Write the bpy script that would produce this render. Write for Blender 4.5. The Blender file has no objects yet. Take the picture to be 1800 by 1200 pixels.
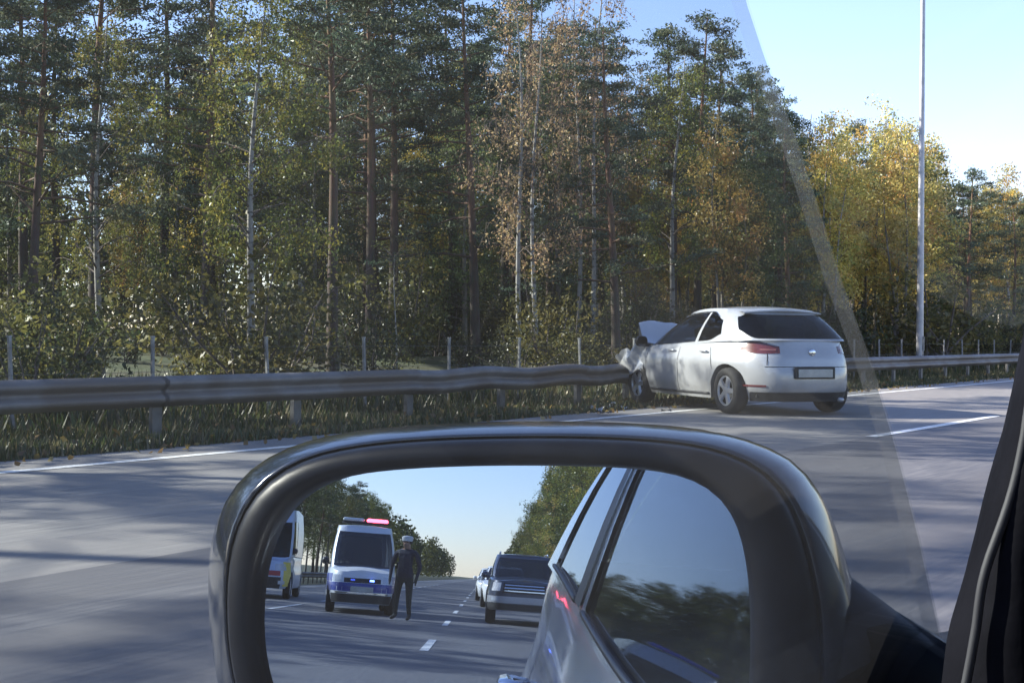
import bpy, bmesh, math, random
import numpy as np
from mathutils import Vector, Matrix

# ------------------------------------------------------------------ camera, world, sun, exposure
S = bpy.context.scene
COL = S.collection
YAW, PITCH, ROLL, CAMH, FPX = math.radians(36.6), math.radians(0.3), math.radians(0.43), 1.10, 2200.0
cd = bpy.data.cameras.new('camera'); cam = bpy.data.objects.new('camera', cd); COL.objects.link(cam)
cd.sensor_width = 36.0; cd.lens = 36.0 * FPX / 1800.0; cd.clip_start = 0.01; cd.clip_end = 6000
F_ = Vector((-math.sin(YAW) * math.cos(PITCH), math.cos(YAW) * math.cos(PITCH), -math.sin(PITCH)))
R_ = Vector((math.cos(YAW), math.sin(YAW), 0)); U_ = R_.cross(F_)
CR = R_ * math.cos(ROLL) + U_ * math.sin(ROLL); CU = -R_ * math.sin(ROLL) + U_ * math.cos(ROLL)
cam.matrix_world = Matrix(((CR.x, CU.x, -F_.x, 0), (CR.y, CU.y, -F_.y, 0), (CR.z, CU.z, -F_.z, CAMH), (0, 0, 0, 1)))
S.camera = cam
SUN_AZ, SUN_EL = math.radians(116), math.radians(29)       # azimuth: left of +Y
w = bpy.data.worlds.new('World'); S.world = w; w.use_nodes = True
wn = w.node_tree.nodes; wl = w.node_tree.links
sky = wn.new('ShaderNodeTexSky'); sky.sky_type = 'NISHITA'; sky.sun_disc = False
sky.sun_elevation = SUN_EL; sky.sun_rotation = -SUN_AZ
sky.air_density = 1.0; sky.dust_density = 0.15; sky.ozone_density = 2.0
wb = wn.new('ShaderNodeMix'); wb.data_type = 'RGBA'; wb.blend_type = 'MULTIPLY'; wb.inputs['Factor'].default_value = 1; wb.inputs[7].default_value = (1.05, .93, 1.04, 1)
wl.new(sky.outputs[0], wb.inputs[6]); wl.new(wb.outputs[2], wn['Background'].inputs[0]); wn['Background'].inputs[1].default_value = 0.11
sd = bpy.data.lights.new('sun', 'SUN'); sd.energy = 5.0; sd.angle = math.radians(0.6); sd.color = (1.0, 0.91, 0.79)
sun = bpy.data.objects.new('sun', sd); COL.objects.link(sun)
sv = Vector((-math.sin(SUN_AZ) * math.cos(SUN_EL), math.cos(SUN_AZ) * math.cos(SUN_EL), math.sin(SUN_EL)))
sun.rotation_euler = sv.to_track_quat('Z', 'Y').to_euler(); sun.location = sv * 50
S.view_settings.view_transform = 'Standard'; S.view_settings.look = 'None'
S.view_settings.exposure = 1.92; S.view_settings.gamma = 1.0
S.render.engine = 'CYCLES'
S.cycles.transparent_max_bounces = 16; S.cycles.max_bounces = 8
rng = np.random.default_rng(7); random.seed(7)

# ------------------------------------------------------------------ helpers
def ray(px, py):                                  # direction in the place along which a point of the photo was seen
    d = F_ + CR * ((px - 900) / FPX) + CU * ((600 - py) / FPX)
    return d
def at(px, lat):                                  # ground point at lateral distance lat (left of the car) in a given column
    d = ray(px, 588); t = lat / -d.x
    return d.x * t, d.y * t
def new_mat(name, rough=0.6, metal=0.0, col=(0.5, 0.5, 0.5), spec=0.5, coat=0.0):
    m = bpy.data.materials.new(name); m.use_nodes = True
    b = m.node_tree.nodes['Principled BSDF']
    b.inputs['Base Color'].default_value = (*col, 1); b.inputs['Roughness'].default_value = rough
    b.inputs['Metallic'].default_value = metal; b.inputs['Specular IOR Level'].default_value = spec
    b.inputs['Coat Weight'].default_value = coat; b.inputs['Coat Roughness'].default_value = 0.04
    return m
def noisy(m, c1, c2, scale=5.0, detail=6.0, lo=0.35, hi=0.65, rlo=None, rhi=None, bump=0.0, stretch=None, c3=None, scale2=0.3):
    nt = m.node_tree; n = nt.nodes; l = nt.links; b = n['Principled BSDF']
    tc = n.new('ShaderNodeTexCoord'); mp = n.new('ShaderNodeMapping'); l.new(tc.outputs['Object'], mp.inputs[0])
    if stretch: mp.inputs['Scale'].default_value = stretch
    t = n.new('ShaderNodeTexNoise'); t.inputs['Scale'].default_value = scale; t.inputs['Detail'].default_value = detail
    l.new(mp.outputs[0], t.inputs['Vector'])
    r = n.new('ShaderNodeValToRGB'); r.color_ramp.elements[0].position = lo; r.color_ramp.elements[1].position = hi
    r.color_ramp.elements[0].color = (*c1, 1); r.color_ramp.elements[1].color = (*c2, 1)
    l.new(t.outputs['Fac'], r.inputs[0]); out = r.outputs[0]
    if c3 is not None:
        t2 = n.new('ShaderNodeTexNoise'); t2.inputs['Scale'].default_value = scale2; t2.inputs['Detail'].default_value = 5
        l.new(mp.outputs[0], t2.inputs['Vector'])
        r2 = n.new('ShaderNodeValToRGB'); r2.color_ramp.elements[0].position = .45; r2.color_ramp.elements[1].position = .6
        l.new(t2.outputs['Fac'], r2.inputs[0])
        mx = n.new('ShaderNodeMix'); mx.data_type = 'RGBA'; l.new(r2.outputs[0], mx.inputs['Factor'])
        l.new(out, mx.inputs[6]); mx.inputs[7].default_value = (*c3, 1); out = mx.outputs[2]
    l.new(out, b.inputs['Base Color'])
    if rlo is not None:
        mr = n.new('ShaderNodeMapRange'); mr.inputs['To Min'].default_value = rlo; mr.inputs['To Max'].default_value = rhi
        l.new(t.outputs['Fac'], mr.inputs['Value']); l.new(mr.outputs[0], b.inputs['Roughness'])
    if bump:
        bp = n.new('ShaderNodeBump'); bp.inputs['Strength'].default_value = bump; bp.inputs['Distance'].default_value = 0.02
        l.new(t.outputs['Fac'], bp.inputs['Height']); l.new(bp.outputs[0], b.inputs['Normal'])
    return m
def paint(name, col, metal=0.0, rough=0.3, dirt=(0.20, 0.19, 0.17)):
    m = new_mat(name, rough, metal, col, 0.5, 0.6)
    nt = m.node_tree; n = nt.nodes; l = nt.links; b = n['Principled BSDF']
    tc = n.new('ShaderNodeTexCoord'); sp = n.new('ShaderNodeSeparateXYZ'); l.new(tc.outputs['Object'], sp.inputs[0])
    t = n.new('ShaderNodeTexNoise'); t.inputs['Scale'].default_value = 4; t.inputs['Detail'].default_value = 8
    l.new(tc.outputs['Object'], t.inputs['Vector'])
    mr = n.new('ShaderNodeMapRange'); mr.inputs['From Min'].default_value = 0.75; mr.inputs['From Max'].default_value = 0.2
    l.new(sp.outputs['Z'], mr.inputs['Value'])
    mu = n.new('ShaderNodeMath'); mu.operation = 'MULTIPLY'; l.new(mr.outputs[0], mu.inputs[0]); l.new(t.outputs['Fac'], mu.inputs[1])
    mx = n.new('ShaderNodeMix'); mx.data_type = 'RGBA'; l.new(mu.outputs[0], mx.inputs['Factor'])
    mx.inputs[6].default_value = (*col, 1); mx.inputs[7].default_value = (*dirt, 1); l.new(mx.outputs[2], b.inputs['Base Color'])
    return m
def emis(name, col, strength):
    m = new_mat(name, 0.3, 0, col); b = m.node_tree.nodes['Principled BSDF']
    b.inputs['Emission Color'].default_value = (*col, 1); b.inputs['Emission Strength'].default_value = strength
    return m
def glass_mat(name, tint, gloss_rough=0.02, ior=1.45, dust=0.0, dust_col=(0.5, 0.5, 0.5)):
    m = bpy.data.materials.new(name); m.use_nodes = True; nt = m.node_tree; n = nt.nodes; l = nt.links
    n.remove(n['Principled BSDF']); out = n['Material Output']
    tr = n.new('ShaderNodeBsdfTransparent'); tr.inputs[0].default_value = (*tint, 1)
    gl = n.new('ShaderNodeBsdfGlossy'); gl.inputs['Roughness'].default_value = gloss_rough
    lw = n.new('ShaderNodeLayerWeight'); lw.inputs[0].default_value = .5; f0 = ((ior - 1) / (ior + 1)) ** 2   # Schlick, both sides alike
    pw = n.new('ShaderNodeMath'); pw.operation = 'POWER'; pw.inputs[1].default_value = 5; l.new(lw.outputs['Facing'], pw.inputs[0])
    fr = n.new('ShaderNodeMath'); fr.operation = 'MULTIPLY_ADD'; fr.inputs[1].default_value = 1 - f0; fr.inputs[2].default_value = f0; l.new(pw.outputs[0], fr.inputs[0])
    mx = n.new('ShaderNodeMixShader'); l.new(fr.outputs[0], mx.inputs[0]); l.new(tr.outputs[0], mx.inputs[1]); l.new(gl.outputs[0], mx.inputs[2])
    res = mx
    if dust > 0:
        tl = n.new('ShaderNodeBsdfTranslucent'); tl.inputs[0].default_value = (*dust_col, 1)
        tc = n.new('ShaderNodeTexCoord'); t = n.new('ShaderNodeTexNoise'); t.inputs['Scale'].default_value = 25
        t.inputs['Detail'].default_value = 4
        l.new(tc.outputs['Object'], t.inputs['Vector'])
        mr = n.new('ShaderNodeMapRange'); mr.inputs['To Min'].default_value = dust * .6; mr.inputs['To Max'].default_value = dust * 1.4
        l.new(t.outputs['Fac'], mr.inputs['Value'])
        m2 = n.new('ShaderNodeMixShader'); l.new(mr.outputs[0], m2.inputs[0]); l.new(mx.outputs[0], m2.inputs[1]); l.new(tl.outputs[0], m2.inputs[2])
        res = m2
    l.new(res.outputs[0], out.inputs[0])
    return m

class MB:
    def __init__(s): s.v = []; s.f = []
    def add(s, vs, fs):
        o = len(s.v); s.v += [tuple(p) for p in vs]; s.f += [tuple(i + o for i in f) for f in fs]
    def grid(s, rows, closed=False):              # rows: list of lists of points
        n = len(rows[0]); vs = [p for r in rows for p in r]; fs = []
        for i in range(len(rows) - 1):
            for j in range(n if closed else n - 1):
                k = (j + 1) % n
                fs.append((i * n + j, i * n + k, (i + 1) * n + k, (i + 1) * n + j))
        s.add(vs, fs)
    def box(s, c, d, rot=None, bev=0.0):
        x, y, z = d[0] / 2, d[1] / 2, d[2] / 2
        if bev <= 0:
            vs = [Vector((a * x, b * y, e * z)) for e in (-1, 1) for a, b in ((-1, -1), (1, -1), (1, 1), (-1, 1))]
            fs = [(0, 3, 2, 1), (4, 5, 6, 7), (0, 1, 5, 4), (1, 2, 6, 5), (2, 3, 7, 6), (3, 0, 4, 7)]
        else:
            vs = []; fs = []
            q = ((-1, -1), (1, -1), (1, 1), (-1, 1))
            for e, sh in ((-1, bev), (-1, 0), (1, 0), (1, bev)):
                zz = e * (z if sh else z - bev)
                for a, b in q:
                    for c1, c2 in (((1, 0), (0, 1)) if a * b < 0 else ((0, 1), (1, 0))):
                        vs.append(Vector((a * (x - sh - (bev if c1 else 0) * 1), b * (y - sh - (bev if c2 else 0) * 1), zz)))
            n = 8
            for r in range(3):
                for j in range(n): fs.append((r * n + j, r * n + (j + 1) % n, (r + 1) * n + (j + 1) % n, (r + 1) * n + j))
            fs.append(tuple(range(n))[::-1]); fs.append(tuple(3 * n + j for j in range(n)))
        if rot is not None: vs = [rot @ p for p in vs]
        s.add([p + Vector(c) for p in vs], fs)
    def tube(s, pts, rad, n=8, cap=True):
        pts = [Vector(p) for p in pts]; rows = []
        if not hasattr(rad, '__len__'): rad = [rad] * len(pts)
        ref = None
        for i, p in enumerate(pts):
            d = (pts[min(i + 1, len(pts) - 1)] - pts[max(i - 1, 0)]).normalized()
            if ref is None: ref = d.orthogonal().normalized()
            a = (ref - d * ref.dot(d)).normalized(); ref = a; b = d.cross(a)
            rows.append([p + (a * math.cos(2 * math.pi * k / n) + b * math.sin(2 * math.pi * k / n)) * rad[i] for k in range(n)])
        o = len(s.v); s.grid(rows, True)
        if cap:
            s.f.append(tuple(o + k for k in range(n))[::-1]); s.f.append(tuple(o + (len(pts) - 1) * n + k for k in range(n)))
    def lathe(s, prof, axis='x', n=28, c=(0, 0, 0)):   # prof: (radius, along)
        rows = []
        for r, a in prof:
            row = []
            for k in range(n):
                t = 2 * math.pi * k / n
                if axis == 'x': row.append((c[0] + a, c[1] + r * math.cos(t), c[2] + r * math.sin(t)))
                elif axis == 'z': row.append((c[0] + r * math.cos(t), c[1] + r * math.sin(t), c[2] + a))
                else: row.append((c[0] + r * math.cos(t), c[1] + a, c[2] + r * math.sin(t)))
            rows.append(row)
        s.grid(rows, True)
    def mesh(s, name, mat, smooth=True):
        me = bpy.data.meshes.new(name); me.from_pydata(s.v, [], s.f)
        bm = bmesh.new(); bm.from_mesh(me); bmesh.ops.remove_doubles(bm, verts=bm.verts, dist=1e-5)
        bmesh.ops.recalc_face_normals(bm, faces=bm.faces); bm.to_mesh(me); bm.free()
        if smooth: me.polygons.foreach_set('use_smooth', [True] * len(me.polygons))
        me.materials.append(mat); return me
    def build(s, name, mat, parent=None, smooth=True, sharp=None):
        me = s.mesh(name, mat, smooth); 
        if smooth and sharp is not None: me.set_sharp_from_angle(angle=math.radians(sharp))
        return link(name, me, parent)
def link(name, data, parent=None):
    o = bpy.data.objects.new(name, data); COL.objects.link(o)
    if parent is not None: o.parent = parent
    return o
def tag(o, label=None, cat=None, group=None, kind=None):
    if label: o['label'] = label
    if cat: o['category'] = cat
    if group: o['group'] = group
    if kind: o['kind'] = kind
    return o
def thing(name, label, cat, loc=(0, 0, 0), rotz=0.0, group=None):
    o = link(name, None); o.location = loc; o.rotation_euler = (0, 0, rotz)
    return tag(o, label, cat, group)
def copy_tree(o, parent=None):
    c = o.copy(); COL.objects.link(c); c.parent = parent
    for ch in o.children: copy_tree(ch, c)
    return c
def sm(a, b, x):
    t = min(1, max(0, (x - a) / (b - a))) if a != b else float(x > a)
    return t * t * (3 - 2 * t)

# ------------------------------------------------------------------ ground, road, verge
RAIL_X, EDGE_X, LANE_X, LANE2_X, RIGHT_X = -10.69, -8.97, -5.06, -1.05, 2.75
mg = noisy(new_mat('forest floor', 0.95), (0.030, 0.030, 0.014), (0.075, 0.065, 0.030), 1.7, 8, bump=.6, c3=(0.05, 0.065, 0.02), scale2=.25)
b = MB(); N = 60
def gz(x, y):
    z = -0.03
    if x < -12.0: z += 0.35 * sm(-13.0, -22.0, x) + 0.10 * math.sin(x * .9 + y * .37) * sm(-13, -18, x) + 0.9 * sm(-22, -60, x)
    if x > 4.5: z += 0.4 * sm(5, 12, x)
    return z
xs = [-3000, -600, -200, -120, -80] + [-60 + k for k in range(0, 49)] + [-11, -9.6, 3.6, 4.6, 6, 8, 11, 15, 22, 40, 120, 500, 3000]
ys = [-3000, -900, -450, -250] + [-150 + 3 * k for k in range(0, 100)] + [180, 300, 600, 1200, 3000]
b.grid([[(x, y, gz(x, y)) for x in xs] for y in ys])
tag(b.build('ground', mg), kind='structure')
asph = noisy(new_mat('asphalt', 0.75), (.078, .079, .090), (.122, .121, .128), 26, 10, rlo=.6, rhi=.9, bump=.12, c3=(.094, .092, .098), scale2=1.6, stretch=(1, .07, 1))
b = MB(); yy = [-1200, -500, -250] + [-140 + 5 * k for k in range(0, 57)] + [200, 400, 1200]
b.grid([[(x, y, 0.0) for x in (-9.75, -5.06, 0, 3.5)] for y in yy])
b.grid([[(x, y, z) for x, z in ((-9.75, 0), (-9.78, -.06))] for y in yy]); b.grid([[(x, y, z) for x, z in ((3.5, 0), (3.53, -.06))] for y in yy])
road = tag(b.build('road', asph, smooth=False), kind='structure')
asph2 = noisy(new_mat('sun-brightened asphalt', 0.75), (.150, .145, .142), (.225, .215, .205), 26, 10, rlo=.6, rhi=.9, bump=.12, c3=(.185, .175, .168), scale2=1.6, stretch=(1, .07, 1))
road.data.materials.append(asph2)                 # outer lane painted paler so its sunlit strip comes out bright
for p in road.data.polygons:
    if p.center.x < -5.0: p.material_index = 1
wline = noisy(new_mat('road paint', 0.6), (0.42, 0.42, 0.40), (0.72, 0.72, 0.70), 14, 8, lo=.3, hi=.55)
b = MB()
for x0 in (EDGE_X, RIGHT_X): b.grid([[(x0 - .07, y, .004), (x0 + .07, y, .004)] for y in [-500 + 10 * k for k in range(101)]])
b.build('edge_line', wline, road, smooth=False)
b = MB(); b.box((0, 0, .003), (.13, 4.8, .004)); dash = b.mesh('lane_dash', wline, False)
b = MB(); b.box((0, 0, .003), (.12, 3.0, .004)); dash2 = b.mesh('lane_dash', wline, False)
for x0, ph in ((LANE_X, 15.9), (LANE2_X, -17.6)):
    for k in range(-16, 10):
        o = link('lane_dash', dash if x0 == LANE_X else dash2, road); o.location = (x0, ph + (9.2 if x0 == LANE_X else 9.0) * k, 0.002)

# grass on the verge: real blades, joined
def cards(cent, size, asp=2.2, up=0.0, ang=None):
    n = len(cent)
    d = rng.normal(size=(n, 3)); d[:, 2] += up; d /= np.linalg.norm(d, axis=1)[:, None]
    e = rng.normal(size=(n, 3)); e -= (e * d).sum(1)[:, None] * d; e /= np.linalg.norm(e, axis=1)[:, None]
    sz = size * rng.uniform(.6, 1.4, n)[:, None]
    a = d * sz * .5; c = e * sz * .5 / asp
    nrm = np.cross(d, e) * sz * .12
    return np.stack([cent - a, cent + c + nrm, cent + a, cent - c + nrm], 1).reshape(-1, 3)
def card_mesh(name, V, mat, colf=None, ntri=4):
    n = len(V) // ntri; me = bpy.data.meshes.new(name)
    me.vertices.add(len(V)); me.vertices.foreach_set('co', V.astype(np.float32).ravel())
    me.loops.add(len(V)); me.loops.foreach_set('vertex_index', np.arange(len(V), dtype=np.int32))
    me.polygons.add(n); me.polygons.foreach_set('loop_start', np.arange(n, dtype=np.int32) * ntri)
    if colf is not None:
        at_ = me.color_attributes.new('Col', 'FLOAT_COLOR', 'POINT')
        c = np.ones((len(V), 4), np.float32); c[:, :3] = np.repeat(colf, ntri, 0); at_.data.foreach_set('color', c.ravel())
    me.update(calc_edges=True); me.validate(); me.materials.append(mat); return me
def leaf_mat(name, transl=0.45, var=0.25):
    m = bpy.data.materials.new(name); m.use_nodes = True; nt = m.node_tree; n = nt.nodes; l = nt.links
    n.remove(n['Principled BSDF']); out = n['Material Output']
    at_ = n.new('ShaderNodeAttribute'); at_.attribute_name = 'Col'
    oi = n.new('ShaderNodeObjectInfo'); hs = n.new('ShaderNodeHueSaturation')
    mr = n.new('ShaderNodeMapRange'); mr.inputs['To Min'].default_value = 1 - var; mr.inputs['To Max'].default_value = 1 + var
    mh = n.new('ShaderNodeMapRange'); mh.inputs['To Min'].default_value = .485; mh.inputs['To Max'].default_value = .515
    l.new(oi.outputs['Random'], mr.inputs['Value']); l.new(oi.outputs['Random'], mh.inputs['Value'])
    l.new(at_.outputs['Color'], hs.inputs['Color']); l.new(mr.outputs[0], hs.inputs['Value']); l.new(mh.outputs[0], hs.inputs['Hue'])
    df = n.new('ShaderNodeBsdfDiffuse'); tl = n.new('ShaderNodeBsdfTranslucent')
    l.new(hs.outputs[0], df.inputs[0]); l.new(hs.outputs[0], tl.inputs[0])
    mx = n.new('ShaderNodeMixShader'); mx.inputs[0].default_value = transl
    l.new(df.outputs[0], mx.inputs[1]); l.new(tl.outputs[0], mx.inputs[2])
    gl = n.new('ShaderNodeBsdfGlossy'); gl.inputs['Roughness'].default_value = .4
    m2 = n.new('ShaderNodeMixShader'); m2.inputs[0].default_value = .03
    l.new(mx.outputs[0], m2.inputs[1]); l.new(gl.outputs[0], m2.inputs[2]); l.new(m2.outputs[0], out.inputs[0])
    return m
LEAF = leaf_mat('leaves'); NEEDLE = leaf_mat('needles', .25, .2); GRASS = leaf_mat('grass blades', .4, 0)
def blades(n, x0, x1, y0, y1, h0, h1, pal, wd=.012):
    x = rng.uniform(x0, x1, n); y = y0 + (y1 - y0) * rng.uniform(0, 1, n) ** 1.5
    cl = np.sin(x * 2.1 + y * .8) * np.sin(y * 1.7 - x) * .35 + .75
    h = rng.uniform(h0, h1, n) * cl; a = rng.uniform(0, 6.283, n); wv = wd * rng.uniform(.7, 1.6, n)
    z = np.array([gz(p, q) for p, q in zip(x, y)])
    base = np.stack([x, y, z], 1); dx = np.stack([np.cos(a) * wv, np.sin(a) * wv, 0 * a], 1)
    tip = base + np.stack([np.cos(a + 1.4) * h * rng.uniform(.1, .7, n), np.sin(a + 1.4) * h * rng.uniform(.1, .7, n), h], 1)
    V = np.stack([base - dx, base + dx, tip], 1).reshape(-1, 3)
    c = pal[rng.integers(0, len(pal), n)] * rng.uniform(.7, 1.3, (n, 1))
    return V, c
gp = np.array([(.055, .075, .025), (.075, .08, .03), (.12, .10, .05), (.045, .065, .02), (.15, .125, .07)])
V1, c1 = blades(70000, -12.6, -9.7, 0, 60, .05, .20, gp); V2, c2 = blades(40000, -17, -12.0, 2, 70, .10, .5, gp * .9, .018)
V3, c3_ = blades(14000, -12.6, -9.7, -60, 0, .06, .25, gp, .02); V4, c4_ = blades(9000, 3.7, 8, -80, -4, .06, .3, gp, .02)
tag(link('verge_grass', card_mesh('verge_grass', np.concatenate([V1, V2, V3, V4]), GRASS, np.concatenate([c1, c2, c3_, c4_]), 3)),
    'short dull green grass on the verge along the guardrail', 'grass', kind='stuff')
n = 1700                                         # fallen leaves lying on verge and road edge
x = -9.3 - np.abs(rng.normal(0, 1.5, n)); y = rng.uniform(0, 50, n)
cen = np.stack([x, y, np.where(x > -9.72, .02, .02 + .06 * rng.uniform(0, 1, n))], 1)
V = cards(cen, .075, 1.5); lc = np.array([(.26, .19, .06), (.20, .13, .05), (.30, .25, .12), (.15, .10, .05)])[rng.integers(0, 4, n)]
tag(link('fallen_leaves', card_mesh('fallen_leaves', V, GRASS, lc)), 'scattered yellow fallen leaves on the verge', 'leaves', kind='stuff')

# ------------------------------------------------------------------ trees
bark_p = new_mat('pine bark', .9)
def bark_pine(m):
    nt = m.node_tree; n = nt.nodes; l = nt.links; bb = n['Principled BSDF']
    tc = n.new('ShaderNodeTexCoord'); sp = n.new('ShaderNodeSeparateXYZ'); l.new(tc.outputs['Object'], sp.inputs[0])
    t = n.new('ShaderNodeTexNoise'); t.inputs['Scale'].default_value = 7; t.inputs['Detail'].default_value = 8
    mp = n.new('ShaderNodeMapping'); mp.inputs['Scale'].default_value = (1, 1, .25); l.new(tc.outputs['Object'], mp.inputs[0]); l.new(mp.outputs[0], t.inputs['Vector'])
    ad = n.new('ShaderNodeMath'); ad.operation = 'MULTIPLY_ADD'; ad.inputs[1].default_value = 3.0; l.new(t.outputs['Fac'], ad.inputs[0]); l.new(sp.outputs['Z'], ad.inputs[2])
    r = n.new('ShaderNodeMapRange'); r.inputs['From Min'].default_value = 5; r.inputs['From Max'].default_value = 9; l.new(ad.outputs[0], r.inputs['Value'])
    cr = n.new('ShaderNodeValToRGB'); cr.color_ramp.elements[0].color = (.085, .065, .05, 1); cr.color_ramp.elements[1].color = (.21, .12, .07, 1)
    l.new(r.outputs[0], cr.inputs[0]); mu = n.new('ShaderNodeMix'); mu.data_type = 'RGBA'; mu.blend_type = 'MULTIPLY'; mu.inputs['Factor'].default_value = .7
    l.new(cr.outputs[0], mu.inputs[6]); l.new(t.outputs['Color'], mu.inputs[7]); l.new(mu.outputs[2], bb.inputs['Base Color'])
    bp = n.new('ShaderNodeBump'); bp.inputs['Strength'].default_value = .8; l.new(t.outputs['Fac'], bp.inputs['Height']); l.new(bp.outputs[0], bb.inputs['Normal'])
bark_pine(bark_p)
bark_b = noisy(new_mat('birch bark', .75), (.07, .06, .05), (.27, .255, .23), 3, 8, lo=.36, hi=.46, stretch=(1, 1, 2.2), bump=.2)
bark_g = noisy(new_mat('grey bark', .9), (.10, .09, .07), (.24, .21, .17), 6, 8, stretch=(1, 1, .3), bump=.5)

bark_t = noisy(new_mat('twig bark', .9), (.07, .055, .05), (.15, .12, .10), 6, 6)
def limbs_pts(p0, dirv, ln, droop, nseg=4, wob=.08):
    pts = [Vector(p0)]; d = Vector(dirv).normalized()
    for k in range(nseg):
        d = (d + Vector((random.gauss(0, wob), random.gauss(0, wob), random.gauss(0, wob) - droop / nseg))).normalized()
        pts.append(pts[-1] + d * ln / nseg)
    return pts
def make_tree(kind, seed, H):
    global rng
    random.seed(seed); rng = np.random.default_rng(seed)
    tb = MB(); lb_ = MB(); CEN = []; COLS = []; SZ = []
    lean = (random.gauss(0, .02), random.gauss(0, .02))
    def trunk(r0, top, wob, x0=0, y0=0, ln=lean, n=9):
        ph = random.uniform(0, 6)
        P = [(x0 + ln[0] * top * t + wob * math.sin(ph + t * 5) * t, y0 + ln[1] * top * t + wob * math.cos(ph + t * 4) * t, top * t) for t in [0, .02] + [k / 9 for k in range(1, 10)]]
        rr = [r0 * 1.5, r0 * 1.15] + [r0 * (1 - .88 * k / 9) for k in range(1, 10)]
        tb.tube(P, rr, n); 
        def f(t):
            t *= 9; i = int(min(8, t)); a = P[i + 1] if i else P[0]; c = P[i + 2]; u = t - i
            return Vector(a).lerp(Vector(c), u), rr[min(i + 2, 10)]
        return f
    def clump(p, rad, flat, n, size, pal, cvar=.25):
        q = np.random.default_rng(random.randrange(10**9))
        d = q.normal(size=(n, 3)); d /= np.linalg.norm(d, axis=1)[:, None]; d *= (q.uniform(0, 1, n) ** .5)[:, None] * rad
        d[:, 2] *= flat
        CEN.append(np.array(p) + d); base = np.array(pal[random.randrange(len(pal))]) * random.uniform(1 - cvar, 1 + cvar)
        COLS.append(base * q.uniform(.75, 1.25, (n, 1))); SZ.append(np.full(n, size))
    asp, up, mat, bark = 1.9, 0, LEAF, bark_g
    if kind == 'pine':
        pal = [(.085, .115, .070), (.070, .105, .068), (.105, .125, .072), (.12, .125, .065)]; mat = NEEDLE; asp = 3.2; bark = bark_p
        f = trunk(.19 * H / 14, H, .15); nl = 46; low = random.uniform(.44, .56) if seed in (101, 102) else random.uniform(.22, .42)
        for k in range(nl):
            t = low + (1 - low) * (k / nl) ** .9 * .97; p, r = f(t); a = k * 2.4 + random.gauss(0, .4)
            ln = (2.9 * (1 - ((t - low) / (1 - low)) ** 1.6) + .5) * random.uniform(.6, 1.25) * H / 14
            el = random.uniform(-.1, .5) + .5 * sm(.8, 1, t)
            pts = limbs_pts(p, (math.cos(a), math.sin(a), el), ln, .15, 4, .13); lb_.tube(pts, [r * .42, r * .32, r * .22, r * .14, .012], 5, False)
            for j in range(int(3 + ln * 2)):
                u = random.uniform(.35, 1.05); i = min(3, int(u * 4)); q = pts[i].lerp(pts[i + 1], min(1.2, u * 4 - i)) + Vector((random.gauss(0, .22), random.gauss(0, .22), random.gauss(.06, .10)))
                clump(q, random.uniform(.3, .55), .38, 36, .16, pal)
        clump(f(.99)[0], .5, .8, 60, .16, pal)
        for k in range(8):                       # dead snags low on the trunk
            t = random.uniform(.12, low + .1); p, r = f(t); a = random.uniform(0, 6.28)
            lb_.tube(limbs_pts(p, (math.cos(a), math.sin(a), .1), random.uniform(.5, 1.6), .1, 3, .2), [.03, .02, .012, .006], 4, False)
    elif kind in ('birch', 'aspen', 'bare', 'olive'):
        if kind == 'birch': pal = [(.20, .20, .045), (.15, .17, .045), (.28, .24, .05), (.12, .15, .04)]; bark = bark_b
        elif kind == 'aspen': pal = [(.50, .36, .09), (.44, .36, .10), (.50, .30, .09), (.30, .30, .09), (.54, .43, .14)]; bark = bark_g if seed % 2 else bark_b
        elif kind == 'olive': pal = [(.105, .13, .045), (.14, .145, .05), (.085, .115, .045)]
        else: pal = [(.34, .20, .13), (.30, .19, .10), (.38, .26, .14)]; bark = bark_b
        stems = 1 if kind in ('birch', 'olive') else (2 if kind == 'bare' else 3)
        for s_ in range(stems):
            hh = H * (1 if s_ == 0 else random.uniform(.7, .95))
            f = trunk((.11 if stems == 1 else .075) * H / 10, hh, .25, random.gauss(0, .35) * (s_ > 0), random.gauss(0, .35) * (s_ > 0), (lean[0] + random.gauss(0, .05) * (s_ > 0), lean[1] + random.gauss(0, .05) * (s_ > 0)), 7)
            nl = 46 // stems + 8; low = {'birch': .28, 'aspen': .3, 'olive': .15, 'bare': .3}[kind]
            for k in range(nl):
                t = low + (1 - low) * (k / nl) * .97; p, r = f(t); a = k * 2.4 + random.gauss(0, .5)
                ln = (2.1 * math.sin(math.pi * (.25 + .72 * (t - low) / (1 - low))) + .35) * random.uniform(.6, 1.3) * H / 10 * (1 if stems == 1 else .7)
                pts = limbs_pts(p, (math.cos(a), math.sin(a), random.uniform(.5, 1.3)), ln, .7 if kind != 'aspen' else .2, 4, .12)
                lb_.tube(pts, [r * .4, r * .28, r * .2, r * .12, .008], 4, False)
                m_ = int(2 + ln * (2.2 if kind != 'bare' else 2.4))
                for j in range(m_):
                    u = random.uniform(.3, 1.0); i = min(3, int(u * 4)); q = pts[i].lerp(pts[i + 1], u * 4 - i)
                    if kind in ('birch', 'bare'):    # hanging twigs
                        tw = [q, q + Vector((random.gauss(0, .12), random.gauss(0, .12), -.25)), q + Vector((random.gauss(0, .2), random.gauss(0, .2), -random.uniform(.6, 1.1)))]
                        lb_.tube(tw, [.010, .007, .004], 3, False)
                        for g in range(3): clump(tw[1].lerp(tw[2], g / 2.5), .2, 1.6, 14 if kind == 'birch' else 5, .095, pal)
                    else: clump(q + Vector((random.gauss(0, .15), random.gauss(0, .15), random.gauss(0, .15))), random.uniform(.25, .5), .9, 34, .11, pal)
    elif kind == 'bush':
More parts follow.
